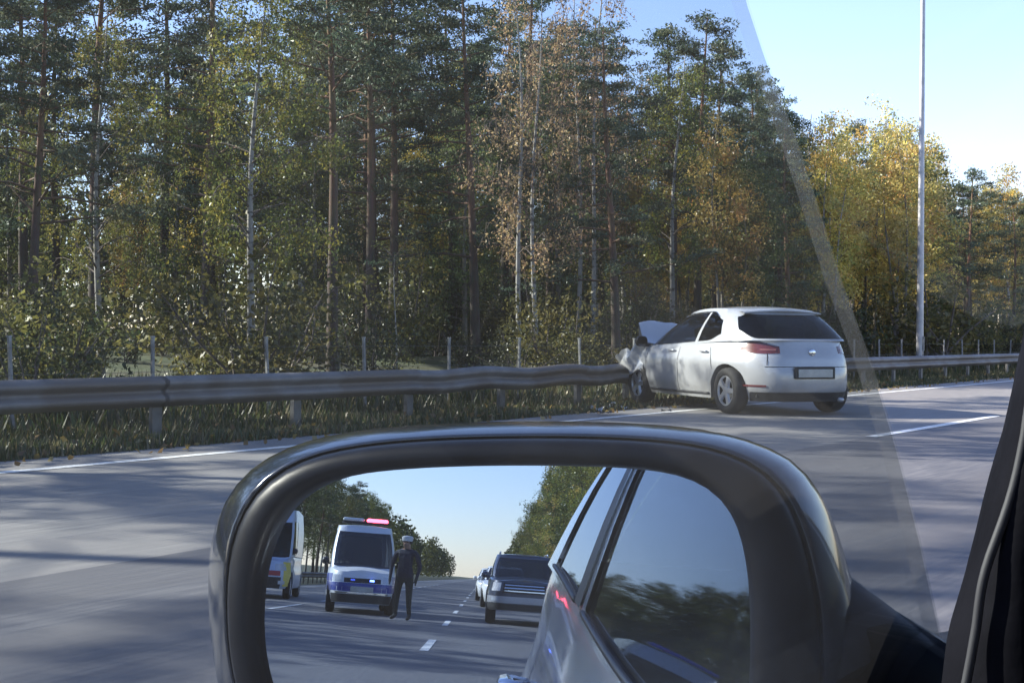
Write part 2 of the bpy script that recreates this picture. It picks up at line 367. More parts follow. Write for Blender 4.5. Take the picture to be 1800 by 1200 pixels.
        pal = [(.040, .055, .022), (.05, .06, .025), (.065, .068, .025), (.045, .048, .025)] if seed % 3 else [(.14, .13, .04), (.10, .105, .035), (.18, .155, .045)]
        for s_ in range(7):
            a = random.uniform(0, 6.28); pts = limbs_pts((random.gauss(0, .15), random.gauss(0, .15), 0), (math.cos(a) * .5, math.sin(a) * .5, 1), H * random.uniform(.6, 1), .15, 4, .15)
            lb_.tube(pts, [.03, .024, .018, .012, .005], 4, False)
            for j in range(11):
                u = random.uniform(.12, 1); i = min(3, int(u * 4)); q = pts[i].lerp(pts[i + 1], u * 4 - i)
                clump(q + Vector((random.gauss(0, .25), random.gauss(0, .25), random.gauss(0, .15))), random.uniform(.22, .42), .8, 26, .10, pal)
    elif kind == 'sapling':
        pal = [(.16, .17, .05), (.25, .22, .07)]; bark = bark_b
        f = trunk(.045, H, .08, n=6)
        for k in range(14):
            t = random.uniform(.3, .98); p, r = f(t); a = random.uniform(0, 6.28)
            pts = limbs_pts(p, (math.cos(a), math.sin(a), 1), random.uniform(.4, 1.0), .3, 3, .1); lb_.tube(pts, [.012, .01, .007, .004], 3, False)
            clump(pts[-1], .22, .9, 16, .08, pal)
    CEN = np.concatenate(CEN); COLS = np.concatenate(COLS); SZ = np.concatenate(SZ)[:, None]
    Vv = cards(CEN, SZ[0, 0], asp)
    nt_ = len(tb.f); tb.add(lb_.v, lb_.f); me = tb.mesh('trunk', bark); me.materials.append(bark if kind == 'pine' else bark_t)
    if len(me.polygons) == len(tb.f): me.polygons.foreach_set('material_index', [0] * nt_ + [1] * (len(tb.f) - nt_))
    return me, card_mesh('crown', Vv, mat, COLS), H
KINDS = {'pine': [(101, 14), (102, 15), (103, 13), (104, 16), (105, 14)], 'birch': [(201, 11), (202, 12), (203, 10)], 'aspen': [(301, 9), (302, 9.5), (303, 9)],
         'olive': [(401, 9), (402, 8)], 'bare': [(501, 12)], 'bush': [(600, 2.6), (601, 3), (602, 2.4), (603, 2.8)], 'sapling': [(701, 5)]}
NAMES = {'pine': 'pine_tree', 'birch': 'birch_tree', 'aspen': 'aspen_tree', 'olive': 'broadleaf_tree', 'bare': 'birch_tree', 'bush': 'shrub', 'sapling': 'sapling'}
LIB = {k: [make_tree(k, s, h) for s, h in v] for k, v in KINDS.items()}
def plant(kind, x, y, h, label, group=None, var=None, rz=None):
    r = random.random
    tm, cm, H = LIB[kind][random.randrange(len(LIB[kind])) if var is None else var]
    root = thing(NAMES[kind], label, 'shrub' if kind == 'bush' else 'tree', (x, y, gz(x, y) - .05), random.uniform(0, 6.28) if rz is None else rz, group)
    s = h / H; root.scale = (s * random.uniform(.92, 1.12), s * random.uniform(.92, 1.12), s)
    link('trunk', tm, root); link('crown' if kind != 'bush' else 'foliage', cm, root)
    return root
rng = np.random.default_rng(7); random.seed(11)
PLACED = []
def feature(kind, px, lat, top_y, label, var=0, rz=0.0):
    x, y = at(px, lat); d = Vector((x, y, 0)).dot(F_)
    h = CAMH + (588 - top_y) / FPX * d - gz(x, y)
    PLACED.append((x, y)); return plant(kind, x, y, h, label, None, var, rz)
feature('pine', 585, 17.0, -170, 'tall dark pine with the thickest trunk, left of centre among the roadside trees', 0, .6)
feature('pine', 652, 22.5, -110, 'pine with a sunlit orange trunk just right of the thickest pine', 1, 2.0)
feature('birch', 440, 16.6, -60, 'slim birch with a pale straight trunk left of the thickest pine', 0, 1.0)
feature('birch', 178, 18.5, 20, 'birch with bright yellow-green leaves near the left side of the forest', 1, .3)
feature('sapling', 697, 14.6, 440, 'thin pale sapling standing right behind the guardrail', 0, .5)
feature('pine', 55, 16.4, -140, 'leftmost pine at the forest edge with a thin pale trunk', 2, .9)
feature('bare', 915, 18.0, -60, 'birch with a rust-orange crown at the top centre of the forest', 0, 0)
feature('bare', 1040, 20.5, -90, 'nearly bare birch with hanging pinkish twigs against the sky', 0, 2.4)
feature('pine', 1085, 16.5, 40, 'dark pine above the wrecked hatchback, its trunk in deep shade', 3, 4.0)
feature('pine', 1225, 19.5, 25, 'tall pine whose crown stands out against the sky right of centre', 4, 2.0)
feature('aspen', 1265, 16.5, 190, 'orange-yellow aspen in front of the tall pine right of centre', 0, .2)
feature('olive', 1330, 16.0, 265, 'dark green broadleaf tree directly behind the wrecked hatchback', 0, .2)
feature('aspen', 1445, 16.8, 185, 'sunlit golden aspen, leftmost of the yellow trees near the lamp post', 1, .9)
feature('aspen', 1535, 17.6, 172, 'tallest yellow aspen just left of the lamp post', 2, .9)
feature('aspen', 1590, 16.0, 225, 'pale yellow-green aspen touching the lamp post', 0, 2.1)
feature('bare', 1645, 19.5, 238, 'thin sparse birch just right of the lamp post', 0, 3.3)
feature('pine', 1700, 16.0, 288, 'short dark pine right of the lamp post', 2, 1.2)
feature('aspen', 1775, 18.0, 280, 'orange-brown aspen at the far right end of the forest', 1, 4.0)
feature('bush', 1640, 14.6, 395, 'bright yellow shrub beside the lamp post', 0, 0)
def skyline(px):
    P = [(-400, -260), (1060, -80), (1110, 40), (1180, 60), (1330, 90), (1385, 200), (1600, 205), (1660, 285), (1760, 300), (2100, 340), (2600, 470)]
    return np.interp(px, [p[0] for p in P], [p[1] for p in P])
def topx(x, y):
    d = Vector((x, y, 0)); z = d.dot(F_); return 900 + FPX * d.dot(CR) / max(z, .1), z
SEG = [(-9999, 'left of the leftmost pine'), (55, 'between leftmost pine and slim birch'), (440, 'between slim birch and thickest pine'), (585, 'between thickest pine and rust-crowned birch'), (915, 'just right of the rust-crowned birch'), (1085, 'above the wreck'), (1400, 'between the wreck and the lamp post'), (1620, 'right of the lamp post')]
ORD = 'first second third fourth fifth sixth seventh eighth ninth tenth eleventh twelfth thirteenth fourteenth fifteenth sixteenth seventeenth eighteenth nineteenth twentieth'.split()
ORD += [t + '-' + o for t in ('twenty', 'thirty', 'forty') for o in ORD[:9]]
QUEUE = []; cnt = 0; tries = 0
def settle():                                      # wording: kind, row, place among its own kind
    cells = {}
    for o, word, row, px in QUEUE:
        seg = [t for p, t in SEG if px >= p][-1]; cells.setdefault((word, row, seg), []).append((px, o))
    for (word, row, seg), L in cells.items():
        L.sort(key=lambda q: q[0])
        for i, (px, o) in enumerate(L):
            n = len(L); pos = 'only' if n == 1 else 'leftmost' if i == 0 else 'rightmost' if i == n - 1 else ORD[min(i, 19)] + '-from-left'
            o['label'] = '%s %s of the %s row %s' % (pos, word, row, seg)
while cnt < 190 and tries < 9000:
    tries += 1
    lat = 16.5 + 36 * random.random() ** 1.25; y = random.uniform(-4, 118); x = -lat
    px, z = topx(x, y)
    if px < -330 or px > 2300 or z < 5: continue
    if any((x - a) ** 2 + (y - c) ** 2 < (2.1 + lat * .02) ** 2 for a, c in PLACED): continue
    if lat > 16 and 17 < y + (lat - 8.5) * .488 < 30: continue     # a clearing that lets the sun reach the road ahead
    hmax = CAMH + (588 - (skyline(px) + random.uniform(0, 50))) / FPX * z
    u = random.random()
    if px < 1380: kind = 'pine' if u < .56 else 'birch' if u < .76 else 'olive' if u < .90 else 'aspen' if u < .95 else 'bare'
    else: kind = 'aspen' if u < .45 else 'birch' if u < .65 else 'pine' if u < .85 else 'olive'
    h = {'pine': 14.5, 'birch': 12, 'aspen': 10, 'olive': 9, 'bare': 12}[kind] * random.uniform(.8, 1.2)
    h = min(h, hmax)
    if h < 3.5: continue
    PLACED.append((x, y)); cnt += 1
    word, grp = {'pine': ('grey-green pine', 'pines'), 'birch': ('yellow-green birch', 'birches'), 'aspen': ('yellow aspen', 'aspens'), 'olive': ('dull green broadleaf tree', 'broadleaf trees'), 'bare': ('half-bare birch', 'half-bare birches')}[kind]
    o = plant(kind, x, y, h, word, grp + ' of the roadside forest')
    QUEUE.append((o, word, 'front' if lat < 22 else 'middle' if lat < 32 else 'rear', px))
for k in range(150):
    lat = 14.2 + 26 * random.random() ** 1.6; y = random.uniform(2, 75); x = -lat; v = random.randrange(4)
    hh = random.uniform(1.2, 3.6); word = ('yellowish ' if v == 0 else 'green ') + ('low shrub' if hh < 2 else 'bush' if hh < 2.8 else 'tall bush')
    o = plant('bush', x, y, hh, word, 'undergrowth shrubs of the roadside forest', v)
    QUEUE.append((o, word, 'front' if lat < 18 else 'middle' if lat < 25 else 'rear', topx(x, y)[0]))
settle()
# behind, seen in the mirror; near left trees, unseen, added to shade the road
for side in (-1, 1):
    y = 7 if side < 0 else -34; n_ = 0
    while y > -200:
        if side < 0 and (-.5 < y < 2.0 or -7 < y < -4): y -= 2.0; continue      # the gap that lets bands of sun on to the road
        for row in range(2):
            xx = (-16.2 - row * 4.5 + random.uniform(-1, .8)) if side < 0 else (7.0 + row * 4.0 + random.uniform(-.4, 1.2))
            u = random.random(); kind = ('pine' if u < .4 else 'birch' if u < .7 else 'olive') if side < 0 else ('birch' if u < .6 else 'olive' if u < .8 else 'aspen')
            h = random.uniform(9.5, 12.5) if side < 0 else random.uniform(11.5, 14.5)
            hand = 'left-hand' if side < 0 else 'right-hand'; rw = ('roadside', 'second', 'third')[row]
            lab = '%s tree from the near end of the %s %s row partly seen in the mirror' % (ORD[n_], hand, rw) if n_ < 47 else 'far tree of the %s %s row seen in the mirror' % (hand, rw)
            plant(kind, xx, y + random.uniform(-1, 1), h, lab, 'trees behind on the left' if side < 0 else 'trees behind on the right')
        y -= 4.2 if y > -100 else 6.0; n_ += 1
# the far wood: one mass of crowns beyond 200 m
Vs = []; Cs = []
rng = np.random.default_rng(5)
for k in range(170):
    side = -1 if k % 2 else 1; y = -200 - 480 * (k / 170); xx = (-17 - rng.uniform(0, 9)) if side < 0 else (7.5 + rng.uniform(0, 8))
    h = rng.uniform(10, 14); n = 330
    d = rng.normal(size=(n, 3)); d /= np.linalg.norm(d, axis=1)[:, None]; d *= (rng.uniform(.2, 1, n) ** .5)[:, None]
    cen = np.array([xx, y, h * .52]) + d * np.array([2.4, 2.4, h * .5]); Vs.append(cards(cen, .75, 1.4))
    Cs.append(np.array([(.08, .10, .035), (.14, .15, .045), (.06, .08, .04)][k % 3]) * rng.uniform(.7, 1.3, (n, 1)))
tag(link('far_wood', card_mesh('far_wood', np.concatenate(Vs), LEAF, np.concatenate(Cs))), 'far-off wood lining the road behind the car', 'wood', kind='stuff')
Vs = []; Cs = []                                   # dense wood deep behind the roadside trees
for k in range(420):
    lat = rng.uniform(50, 85); y = rng.uniform(-10, 190); px, z = topx(-lat, y)
    h = min(rng.uniform(8, 13), CAMH + (588 - skyline(px) - 40) / FPX * z) if px < 2600 else 7
    n = 300; d = rng.normal(size=(n, 3)); d /= np.linalg.norm(d, axis=1)[:, None]; d *= (rng.uniform(.1, 1, n) ** .5)[:, None]
    cen = np.array([-lat, y, .8 + h * .46]) + d * np.array([2.2, 2.2, h * .5]); Vs.append(cards(cen, .42, 1.4))
    Cs.append(np.array([(.06, .08, .035), (.12, .12, .04), (.05, .07, .04)][k % 3]) * rng.uniform(.7, 1.3, (n, 1)))
tag(link('deep_wood', card_mesh('deep_wood', np.concatenate(Vs), LEAF, np.concatenate(Cs))), 'dense wood deep behind the roadside trees', 'wood', kind='stuff')

# ------------------------------------------------------------------ guardrail, fence, lamp post
galv = noisy(new_mat('galvanised steel', .6, .1), (.135, .125, .12), (.205, .195, .19), 3, 8, rlo=.5, rhi=.7, c3=(.12, .10, .085), scale2=.9)
galv2 = noisy(new_mat('post steel', .6, .3), (.08, .08, .08), (.14, .14, .135), 5, 6)
gr = thing('guardrail', 'long galvanised steel guardrail along the left edge of the road', 'guardrail', (RAIL_X, 0, 0))
WP = [(-.02, .325), (.0, .335), (.03, .36), (.075, .38), (.08, .41), (.075, .435), (.02, .465), (.005, .49), (.02, .515), (.075, .545), (.08, .57), (.075, .60), (.03, .62), (0, .64), (-.02, .645)]
def beam(bend=None):
    b = MB(); rows = []
    for k in range(17):
        y = -2.03 + 4.06 * k / 16; o = bend(y) if bend else (0, 0)
        rows.append([(px_ + o[0], y, z + o[1] - .02 * bool(bend) * math.sin(y * 3)) for px_, z in WP])
    b.grid(rows); rows2 = [[(p[0] - .004, p[1], p[2]) for p in r] for r in rows]; b.grid(rows2)
    for j in (0, -1): b.grid([[r[j] for r in rows], [r[j] for r in rows2]])
    return b.mesh('rail_section', galv)
bm0 = beam(); pb = MB(); pb.box((-.12, 0, .30), (.06, .12, .66)); pb.box((-.06, 0, .49), (.09, .10, .22)); pm = pb.mesh('rail_post', galv2, False)
CRASH_Y = 18.6
for k in range(-22, 34):
    yc = 4 * k + 2.3
    me = beam(lambda t, yc=yc: (-.38 * math.exp(-((t + yc - CRASH_Y) / 1.3) ** 2), -.05 * math.exp(-((t + yc - CRASH_Y) / 1.2) ** 2))) if abs(yc - CRASH_Y) < 4.6 else bm0
    o = link('rail_section', me, gr); o.location = (0, yc, 0)
    for q in (0, 2):
        o = link('rail_post', pm, gr); o.location = (-.38 * math.exp(-((yc + q - CRASH_Y) / 1.3) ** 2), yc + q, -.02)
fpm = noisy(new_mat('fence post', .6, .1), (.15, .15, .15), (.26, .26, .25), 8, 5)
fe = thing('wire_fence', 'thin pale post and wire fence between guardrail and forest', 'fence', (-12.5, 0, 0))
b = MB(); b.box((0, 0, .52), (.035, .035, 1.1)); b.box((0, 0, 1.075), (.045, .045, .02)); fm = b.mesh('fence_post', fpm, False)
for k in range(-14, 46):
    o = link('fence_post', fm, fe); y = 7.7 + 1.87 * k; o.location = (random.uniform(-.03, .03), y, gz(-12.5, y)); o.rotation_euler = (random.gauss(0, .02), random.gauss(0, .02), 0)
for z in (.35, .65, .95):
    b = MB(); b.tube([(0.02, 7.7 + 1.87 * k, z - .03) for k in range(-14, 46)], .003, 4); b.build('wire', galv2, fe)
lx, ly = at(1617, 13.4)
lamp = thing('lamp_post', 'tall tapered steel lamp post rising from behind the guardrail, right', 'lamp post', (lx, ly, gz(lx, ly)), 0)
mpole = noisy(new_mat('lamp post steel', .45, .4), (.28, .29, .30), (.38, .38, .40), 4, 6)
b = MB(); b.tube([(0, 0, z) for z in (0, .5, .52, 4, 8, 12.5)], [.14, .14, .115, .10, .085, .07], 16); b.build('pole', mpole, lamp, sharp=40)
b = MB(); b.box((0, 0, .02), (.42, .42, .04), bev=.01); b.build('base_plate', mpole, lamp, False)
b = MB(); b.box((.125, 0, .95), (.02, .12, .45), bev=.005); b.build('access_hatch', galv2, lamp, False)
b = MB(); b.tube([(0, 0, 12.3), (.15, 0, 12.75), (.7, 0, 12.95), (1.9, 0, 13.05)], [.05, .045, .04, .035], 8); b.build('arm', mpole, lamp)
b = MB(); b.box((2.2, 0, 13.05), (.75, .26, .12), bev=.03); hd = b.build('lamp_head', mpole, lamp, False)
b = MB(); b.box((2.25, 0, 12.985), (.5, .2, .02)); b.build('lens', new_mat('lamp lens', .2, 0, (.6, .6, .58)), hd, False)

# ------------------------------------------------------------------ vehicles
MBLACK = noisy(new_mat('black plastic', .5), (.012, .013, .015), (.022, .023, .026), 20, 4, rlo=.4, rhi=.6)
MTYRE = noisy(new_mat('tyre rubber', .85), (.015, .015, .016), (.03, .029, .028), 15, 5)
MRIM = new_mat('alloy rim', .35, .7, (.55, .56, .58)); MINT = noisy(new_mat('car interior', .85), (.02, .02, .022), (.04, .04, .042), 12, 4)
MGLASS = glass_mat('tinted car glass', (.30, .34, .36)); MDGLASS = glass_mat('dark car glass', (.26, .29, .32), ior=2.1)
MSEAM = new_mat('panel gap', .9, 0, (.01, .01, .011)); MCHROME = new_mat('chrome', .15, 1, (.75, .75, .77))
MRED = new_mat('red lamp lens', .2, 0, (.12, .022, .022), coat=1.0); MPLATE = noisy(new_mat('plate', .5), (.42, .42, .38), (.55, .55, .50), 6, 3)
MHEAD = new_mat('headlight lens', .08, .1, (.62, .65, .68), coat=1.0)
class Car:
    """Lower body lofted round a plan outline, greenhouse lofted above it; all in the car's own space, +y forward."""
    def __init__(s, root, W, L, H, yR, yF, paintm, glass=MGLASS, sill=.20, rw=.31, wy=(-1.28, 1.32), arch=1.18, nR=5.0, nF=4.0, belt=lambda y: .95, kx=None, fy=None, ry=None,
                 cowl=.9, hood_crown=.05, gb=(-2.0, .9), gt=(-1.5, .1), Wb=.92, Wt=.72, ng=9.0, roof=None, wins=(), vlo=.08, vhi=.90, deck_paint=None, deform=None, gbulge=.03, sthr=.93, hood=True, glassmap={}):
        s.__dict__.update(locals()); s.root = root
        M = 110; th = np.linspace(-math.pi / 2, math.pi / 2, 4001)
        n = np.where(th < 0, nR, nF)
        X = np.abs(np.cos(th)) ** (2 / n); Y = np.sign(th) * np.abs(np.sin(th)) ** (2 / n)
        def resamp(X, Y, sx, sy, M):
            ds = np.hypot(np.diff(X) * sx, np.diff(Y) * sy); c = np.concatenate([[0], np.cumsum(ds)]); q = np.linspace(0, c[-1], M + 1)
            return np.interp(q, c, X), np.interp(q, c, Y)
        s.X, s.Y = resamp(X, Y, W / 2, L / 2, M); s.X[0] = s.X[-1] = 0; s.M = M
        n = ng; X = np.abs(np.cos(th)) ** (2 / n); Y = np.sign(th) * np.abs(np.sin(th)) ** (2 / n)
        s.GX, s.GY = resamp(X, Y, W / 2, (gb[1] - gb[0]) / 2, M); s.GX[0] = s.GX[-1] = 0
        s.kx = kx or (lambda z: 1 - .07 * sm(.45, .15, z) - .045 * sm(.72, 1.0, z)); s.fy = fy or (lambda z: -.10 * sm(.5, .9, z) - .06 * sm(.35, .15, z)); s.ry = ry or (lambda z: -.12 * sm(.62, 1.0, z) - .06 * sm(.35, .15, z))
    def P(s, a, z, sd=1, off=0.0):
        i = int(min(max(a, 0), s.M - 1e-6)); u = a - i; xn = s.X[i] * (1 - u) + s.X[min(i + 1, s.M)] * u; yn = s.Y[i] * (1 - u) + s.Y[min(i + 1, s.M)] * u
        x = xn * s.W / 2 * s.kx(z); y = yn * (s.yF + s.fy(z)) if yn > 0 else yn * (-s.yR + s.ry(z))
        v = (z - s.sill) / max(.1, s.belt(y) - s.sill); r = 1 - .03 * max(0, (v - .86) / .14) ** 2
        p = Vector((sd * x * r, y, z))
        if off:
            e = .02; q = s.P(min(s.M, a + .5), z, sd) - s.P(max(0, a - .5), z, sd); w_ = s.P(a, z + e, sd) - s.P(a, z - e, sd)
            nn = q.cross(w_).normalized(); 
            if nn.x * sd * (x + 1e-4) + nn.y * yn < 0: nn = -nn
            p = p + nn * off
        if s.deform: p = s.deform(p)
        return p
    def a_y(s, y):                                 # arc parameter on the flank at a given y
        yn = y / s.yF if y > 0 else y / -s.yR
        return float(np.interp(yn, s.Y, np.arange(s.M + 1)))
    def a_x(s, x, front=False):
        h = s.M // 2; xn = abs(x) / (s.W / 2)
        if front: return float(np.interp(xn, s.X[h:][::-1], np.arange(h, s.M + 1)[::-1]))
        return float(np.interp(xn, s.X[:h], np.arange(h)))
    def zbot(s, a):
        p = s.P(a, .45); z = s.sill
        if abs(p.x) > .5 * s.W / 2:
            for wy in s.wy:
                R = s.rw * s.arch; dy = p.y - wy
                if abs(dy) < R: z = max(z, s.rw + math.sqrt(R * R - dy * dy))
        return z
    def patch(s, name, mat, a0, a1, z0, z1, sd=1, off=.004, parent=None, na=10, nz=5, thick=.0):
        f0 = z0 if callable(z0) else (lambda t: z0); f1 = z1 if callable(z1) else (lambda t: z1); b = MB()
        rows = [[s.P(a0 + (a1 - a0) * i / na, f0(i / na) + (f1(i / na) - f0(i / na)) * j / nz, sd, off) for i in range(na + 1)] for j in range(nz + 1)]
        b.grid(rows)
        bk = [[s.P(a0 + (a1 - a0) * i / na, f0(i / na) + (f1(i / na) - f0(i / na)) * j / nz, sd, off - .02 - thick) for i in range(na + 1)] for j in range(nz + 1)]
        ring = lambda g: g[0] + [r[-1] for r in g[1:]] + g[-1][::-1][1:] + [r[0] for r in g[::-1][1:-1]]
        b.grid([ring(rows), ring(bk)], True)
        return b.build(name, mat, parent or s.root, sharp=40)
    def both(s, name, mat, a0, a1, z0, z1, off=.004, **k):
        return [s.patch(name, mat, a0, a1, z0, z1, sd, off, **k) for sd in (-1, 1)]
    def seam(s, a, z0, z1, sd, lean=0.0):
        b = MB(); n = 8; b.grid([[s.P(a + d + lean * j / n, z0 + (z1 - z0) * j / n, sd, .0025) for d in (-.11, .11)] for j in range(n + 1)])
        return b.build('panel_gap', MSEAM, s.root)
    def lower(s):
        b = MB(); cols = list(range(s.M + 1)); R = 12; rows = []
        for j in range(R + 1):
            v = j / R; row = []
            for sd, cc in ((1, cols), (-1, cols[::-1][1:-1])):
                for a in cc:
                    zb = s.zbot(a); zt = s.belt(s.P(a, .8).y); row.append(s.P(a, zb + (zt - zb) * v, sd))
            rows.append(row)
        b.grid(rows, True)
        inner = [Vector((p.x * .80, p.y * .97, p.z + .03)) for p in rows[0]]
        b.grid([rows[0], inner], True)
        s.body = b.build('body', s.paintm, s.root, sharp=45)
        b = MB(); deck = MB(); K = 10
        for a in cols[:-1]:
            r = []
            for aa in (a, a + 1):
                p = s.P(aa, s.belt(s.P(aa, .8).y), 1); q = s.P(aa, s.belt(s.P(aa, .8).y), -1); cr = s.hood_crown if (p.y > s.cowl) else .0
                r.append([p.lerp(q, k / K) + Vector((0, 0, cr * (1 - (2 * k / K - 1) ** 2) * sm(0, .25, p.x))) for k in range(K + 1)])
            mid = (s.P(a, .8).y + s.P(a + 1, .8).y) / 2
            (b if mid > s.cowl or (s.deck_paint is not None and mid < s.deck_paint) else deck).grid(r)
        if s.hood: b.build('hood', s.paintm, s.root)
        deck.build('parcel_shelf', MINT, s.root)
        b = MB(); b.box((0, (s.yR + s.yF) / 2, s.sill + .16), (s.W * .76, (s.yF - s.yR) * .86, .22)); b.build('underbody', MBLACK, s.root, False)
    def G(s, a, v, sd=1, off=0.0):
        i = int(min(max(a, 0), s.M - 1e-6)); u = a - i; xn = s.GX[i] * (1 - u) + s.GX[min(i + 1, s.M)] * u; yn = s.GY[i] * (1 - u) + s.GY[min(i + 1, s.M)] * u
        mb, hb = (s.gb[0] + s.gb[1]) / 2, (s.gb[1] - s.gb[0]) / 2; mt, ht = (s.gt[0] + s.gt[1]) / 2, (s.gt[1] - s.gt[0]) / 2
        B = Vector((xn * s.W / 2 * s.Wb, mb + yn * hb, 0)); T = Vector((xn * s.W / 2 * s.Wt, mt + yn * ht, 0))
        B.z = s.belt(B.y) - .012; T.z = s.roof(T.y); p = B.lerp(T, v)
        k = s.gbulge * math.sin(math.pi * v); p.x += xn * k; p.y += yn * k * .8 if abs(yn) > .5 else 0
        p.x += xn * off; p.y += yn * off * .3; p.x *= sd
        if s.deform: p = s.deform(p)
        return p
    def green(s):
        M = s.M; body = MB(); K = 8
        vl = s.vlo if callable(s.vlo) else (lambda a: s.vlo); vh = s.vhi if callable(s.vhi) else (lambda a: s.vhi)
        def span(w_):                              # window -> column range
            face, lo, hi = w_[1:4]
            idx = np.arange(M + 1)
            side = (s.GX > s.sthr)
            if face == 'side': ok = side & (s.GY >= lo) & (s.GY <= hi)
            elif face == 'front': ok = (s.GY > 0) & (~side | (s.GX < hi)) & (s.GX <= hi)
            else: ok = (s.GY < 0) & (s.GX <= hi)
            k = idx[ok]; return int(k.min()), int(k.max())
        spans = [(w_, *span(w_)) for w_ in s.wins]
        def vs(a): 
            lo, hi = vl(a), vh(a); return [0, lo] + [lo + (hi - lo) * k / K for k in range(1, K)] + [hi, .5 * (1 + hi), 1]
        for sd in (1, -1):
            for a in range(M):
                w_ = [q for q in spans if q[1] <= a < q[2]]
                c0 = [s.G(a, v, sd) for v in vs(a)]; c1 = [s.G(a + 1, v, sd) for v in vs(a + 1)]
                for j in range(len(c0) - 1):
                    if w_ and 1 <= j <= K: continue
                    body.grid([[c0[j], c1[j]], [c0[j + 1], c1[j + 1]]])
        for a in range(M):
            r = []
            for aa in (a, a + 1):
                p = s.G(aa, 1, 1); q = s.G(aa, 1, -1); r.append([p.lerp(q, k / 10) + Vector((0, 0, .035 * (1 - (2 * k / 10 - 1) ** 2) * sm(0, .3, p.x))) for k in range(11)])
            body.grid(r)
        s.top = body.build('roof', s.paintm, s.root, sharp=50)
        s.windows = {}
        for w_, k0, k1 in spans:
            sides = (1, -1) if w_[1] == 'side' else (0,)
            for sd in sides:
                b = MB()
                rr = [(a, sd) for a in range(k0, k1 + 1)] if sd else ([(a, -1) for a in range(k1, k0, -1)] + [(a, 1) for a in range(k0, k1 + 1)])
                if not sd and w_[1] == 'front': rr = [(a, 1) for a in range(k0, k1 + 1)] + [(a, -1) for a in range(k1 - 1, k0 - 1, -1)]
                b.grid([[s.G(a, vs(a)[j], q, -.006) for a, q in rr] for j in range(1, K + 2)])
                key = (w_[0], sd); s.windows[key] = b.build(w_[0], s.glassmap.get(key, s.glass), s.root)
                gb = MB(); edge = [s.G(a, vs(a)[1], q, .003) for a, q in rr]; gb.tube(edge, .004, 4); gb.build('window_seal', MBLACK, s.windows[key])
    def wheels(s, spokes=5, width=.21, x_in=.02, skip=()):
        for wy in s.wy:
            for sd in (-1, 1):
                if (wy > 0, sd) in skip: continue
                x = sd * (s.W / 2 - x_in - width / 2); r = s.rw
                hub = MB(); hub.lathe([(.01, -.03 * sd), (r * .58, -.03 * sd), (r * .6, .02 * sd)], 'x', 24)
                wh = hub.build('wheel', MBLACK, s.root); wh.location = (x, wy, r)
                t = MB(); h = width / 2; t.lathe([(r * .66, -h * .9), (r * .86, -h), (r * .97, -h * .8), (r, -h * .4), (r, h * .4), (r * .97, h * .8), (r * .86, h), (r * .66, h * .9), (r * .64, h * .6), (r * .64, -h * .6), (r * .66, -h * .9)], 'x', 36)
                t.build('tyre', MTYRE, wh)
                m = MB(); o = sd * h * .72
                m.lathe([(r * .66, o - .02 * sd), (r * .66, o + .012 * sd), (r * .60, o + .012 * sd), (r * .58, o - .01 * sd)], 'x', 32)
                m.lathe([(.005, o + .02 * sd), (r * .14, o + .018 * sd), (r * .17, o - .01 * sd)], 'x', 18)
                for k in range(spokes):
                    an = 2 * math.pi * k / spokes + .3; ro = Matrix.Rotation(an, 3, 'X')
                    rows = []
                    for rr, ww in ((.10, .30), (.35, .22), (.62, .30)):
                        c = [Vector((o + sd * (.014 if q else -.02), e * ww * r * .5, rr * r)) for q, e in ((0, -1), (1, -.7), (1, .7), (0, 1))]
                        rows.append([ro @ p for p in c])
                    m.grid(rows)
                m.build('rim', MRIM, wh, sharp=35)
    def mirror(s, y, z, sd, matl=None):
        b = MB(); x = s.P(s.a_y(y), z - .05, 1).x
        rows = []
        for yy, sc in ((.10, .25), (.08, .7), (.03, .95), (-.03, 1.0), (-.05, .95)):
            rows.append([(sd * (x + .13 + .10 * sc * math.cos(t) * (abs(math.cos(t)) ** -.4 if abs(math.cos(t)) > .05 else 1) * .9), y + yy, z + .085 * sc * math.sin(t)) for t in np.linspace(0, 2 * math.pi, 17)[:-1]])
        b.grid(rows, True); b.add(rows[0], [tuple(range(16))]); b.box((sd * (x + .03), y, z - .06), (.10, .06, .04))
        o = b.build('side_mirror', matl or s.paintm, s.root)
        g = MB(); g.add([Vector(p) + Vector((0, .004, 0)) for p in rows[-1]], [tuple(range(16))]); g.build('mirror_glass', MDGLASS, o)
        return o
    def plate(s, x, z, front=False, tilt=0):
        y = s.P(s.a_x(0.05, front), z).y; b = MB(); b.box((x, y + (.012 if front else -.012), z), (.52, .014, .115), bev=.004); o = b.build('number_plate', MPLATE, s.root, False)
        return o
    def seats(s, ys=(.25, -.75), z=.55):
        b = MB()
        for y in ys:
            for x in (-.36, .36):
                b.box((x, y, z + .05), (.5, .5, .18), bev=.05); b.box((x, y - .26, z + .38), (.48, .14, .6), Matrix.Rotation(-.25, 3, 'X'), .05); b.box((x, y - .36, z + .76), (.24, .09, .16), bev=.03)
        return b.build('seats', MINT, s.root)

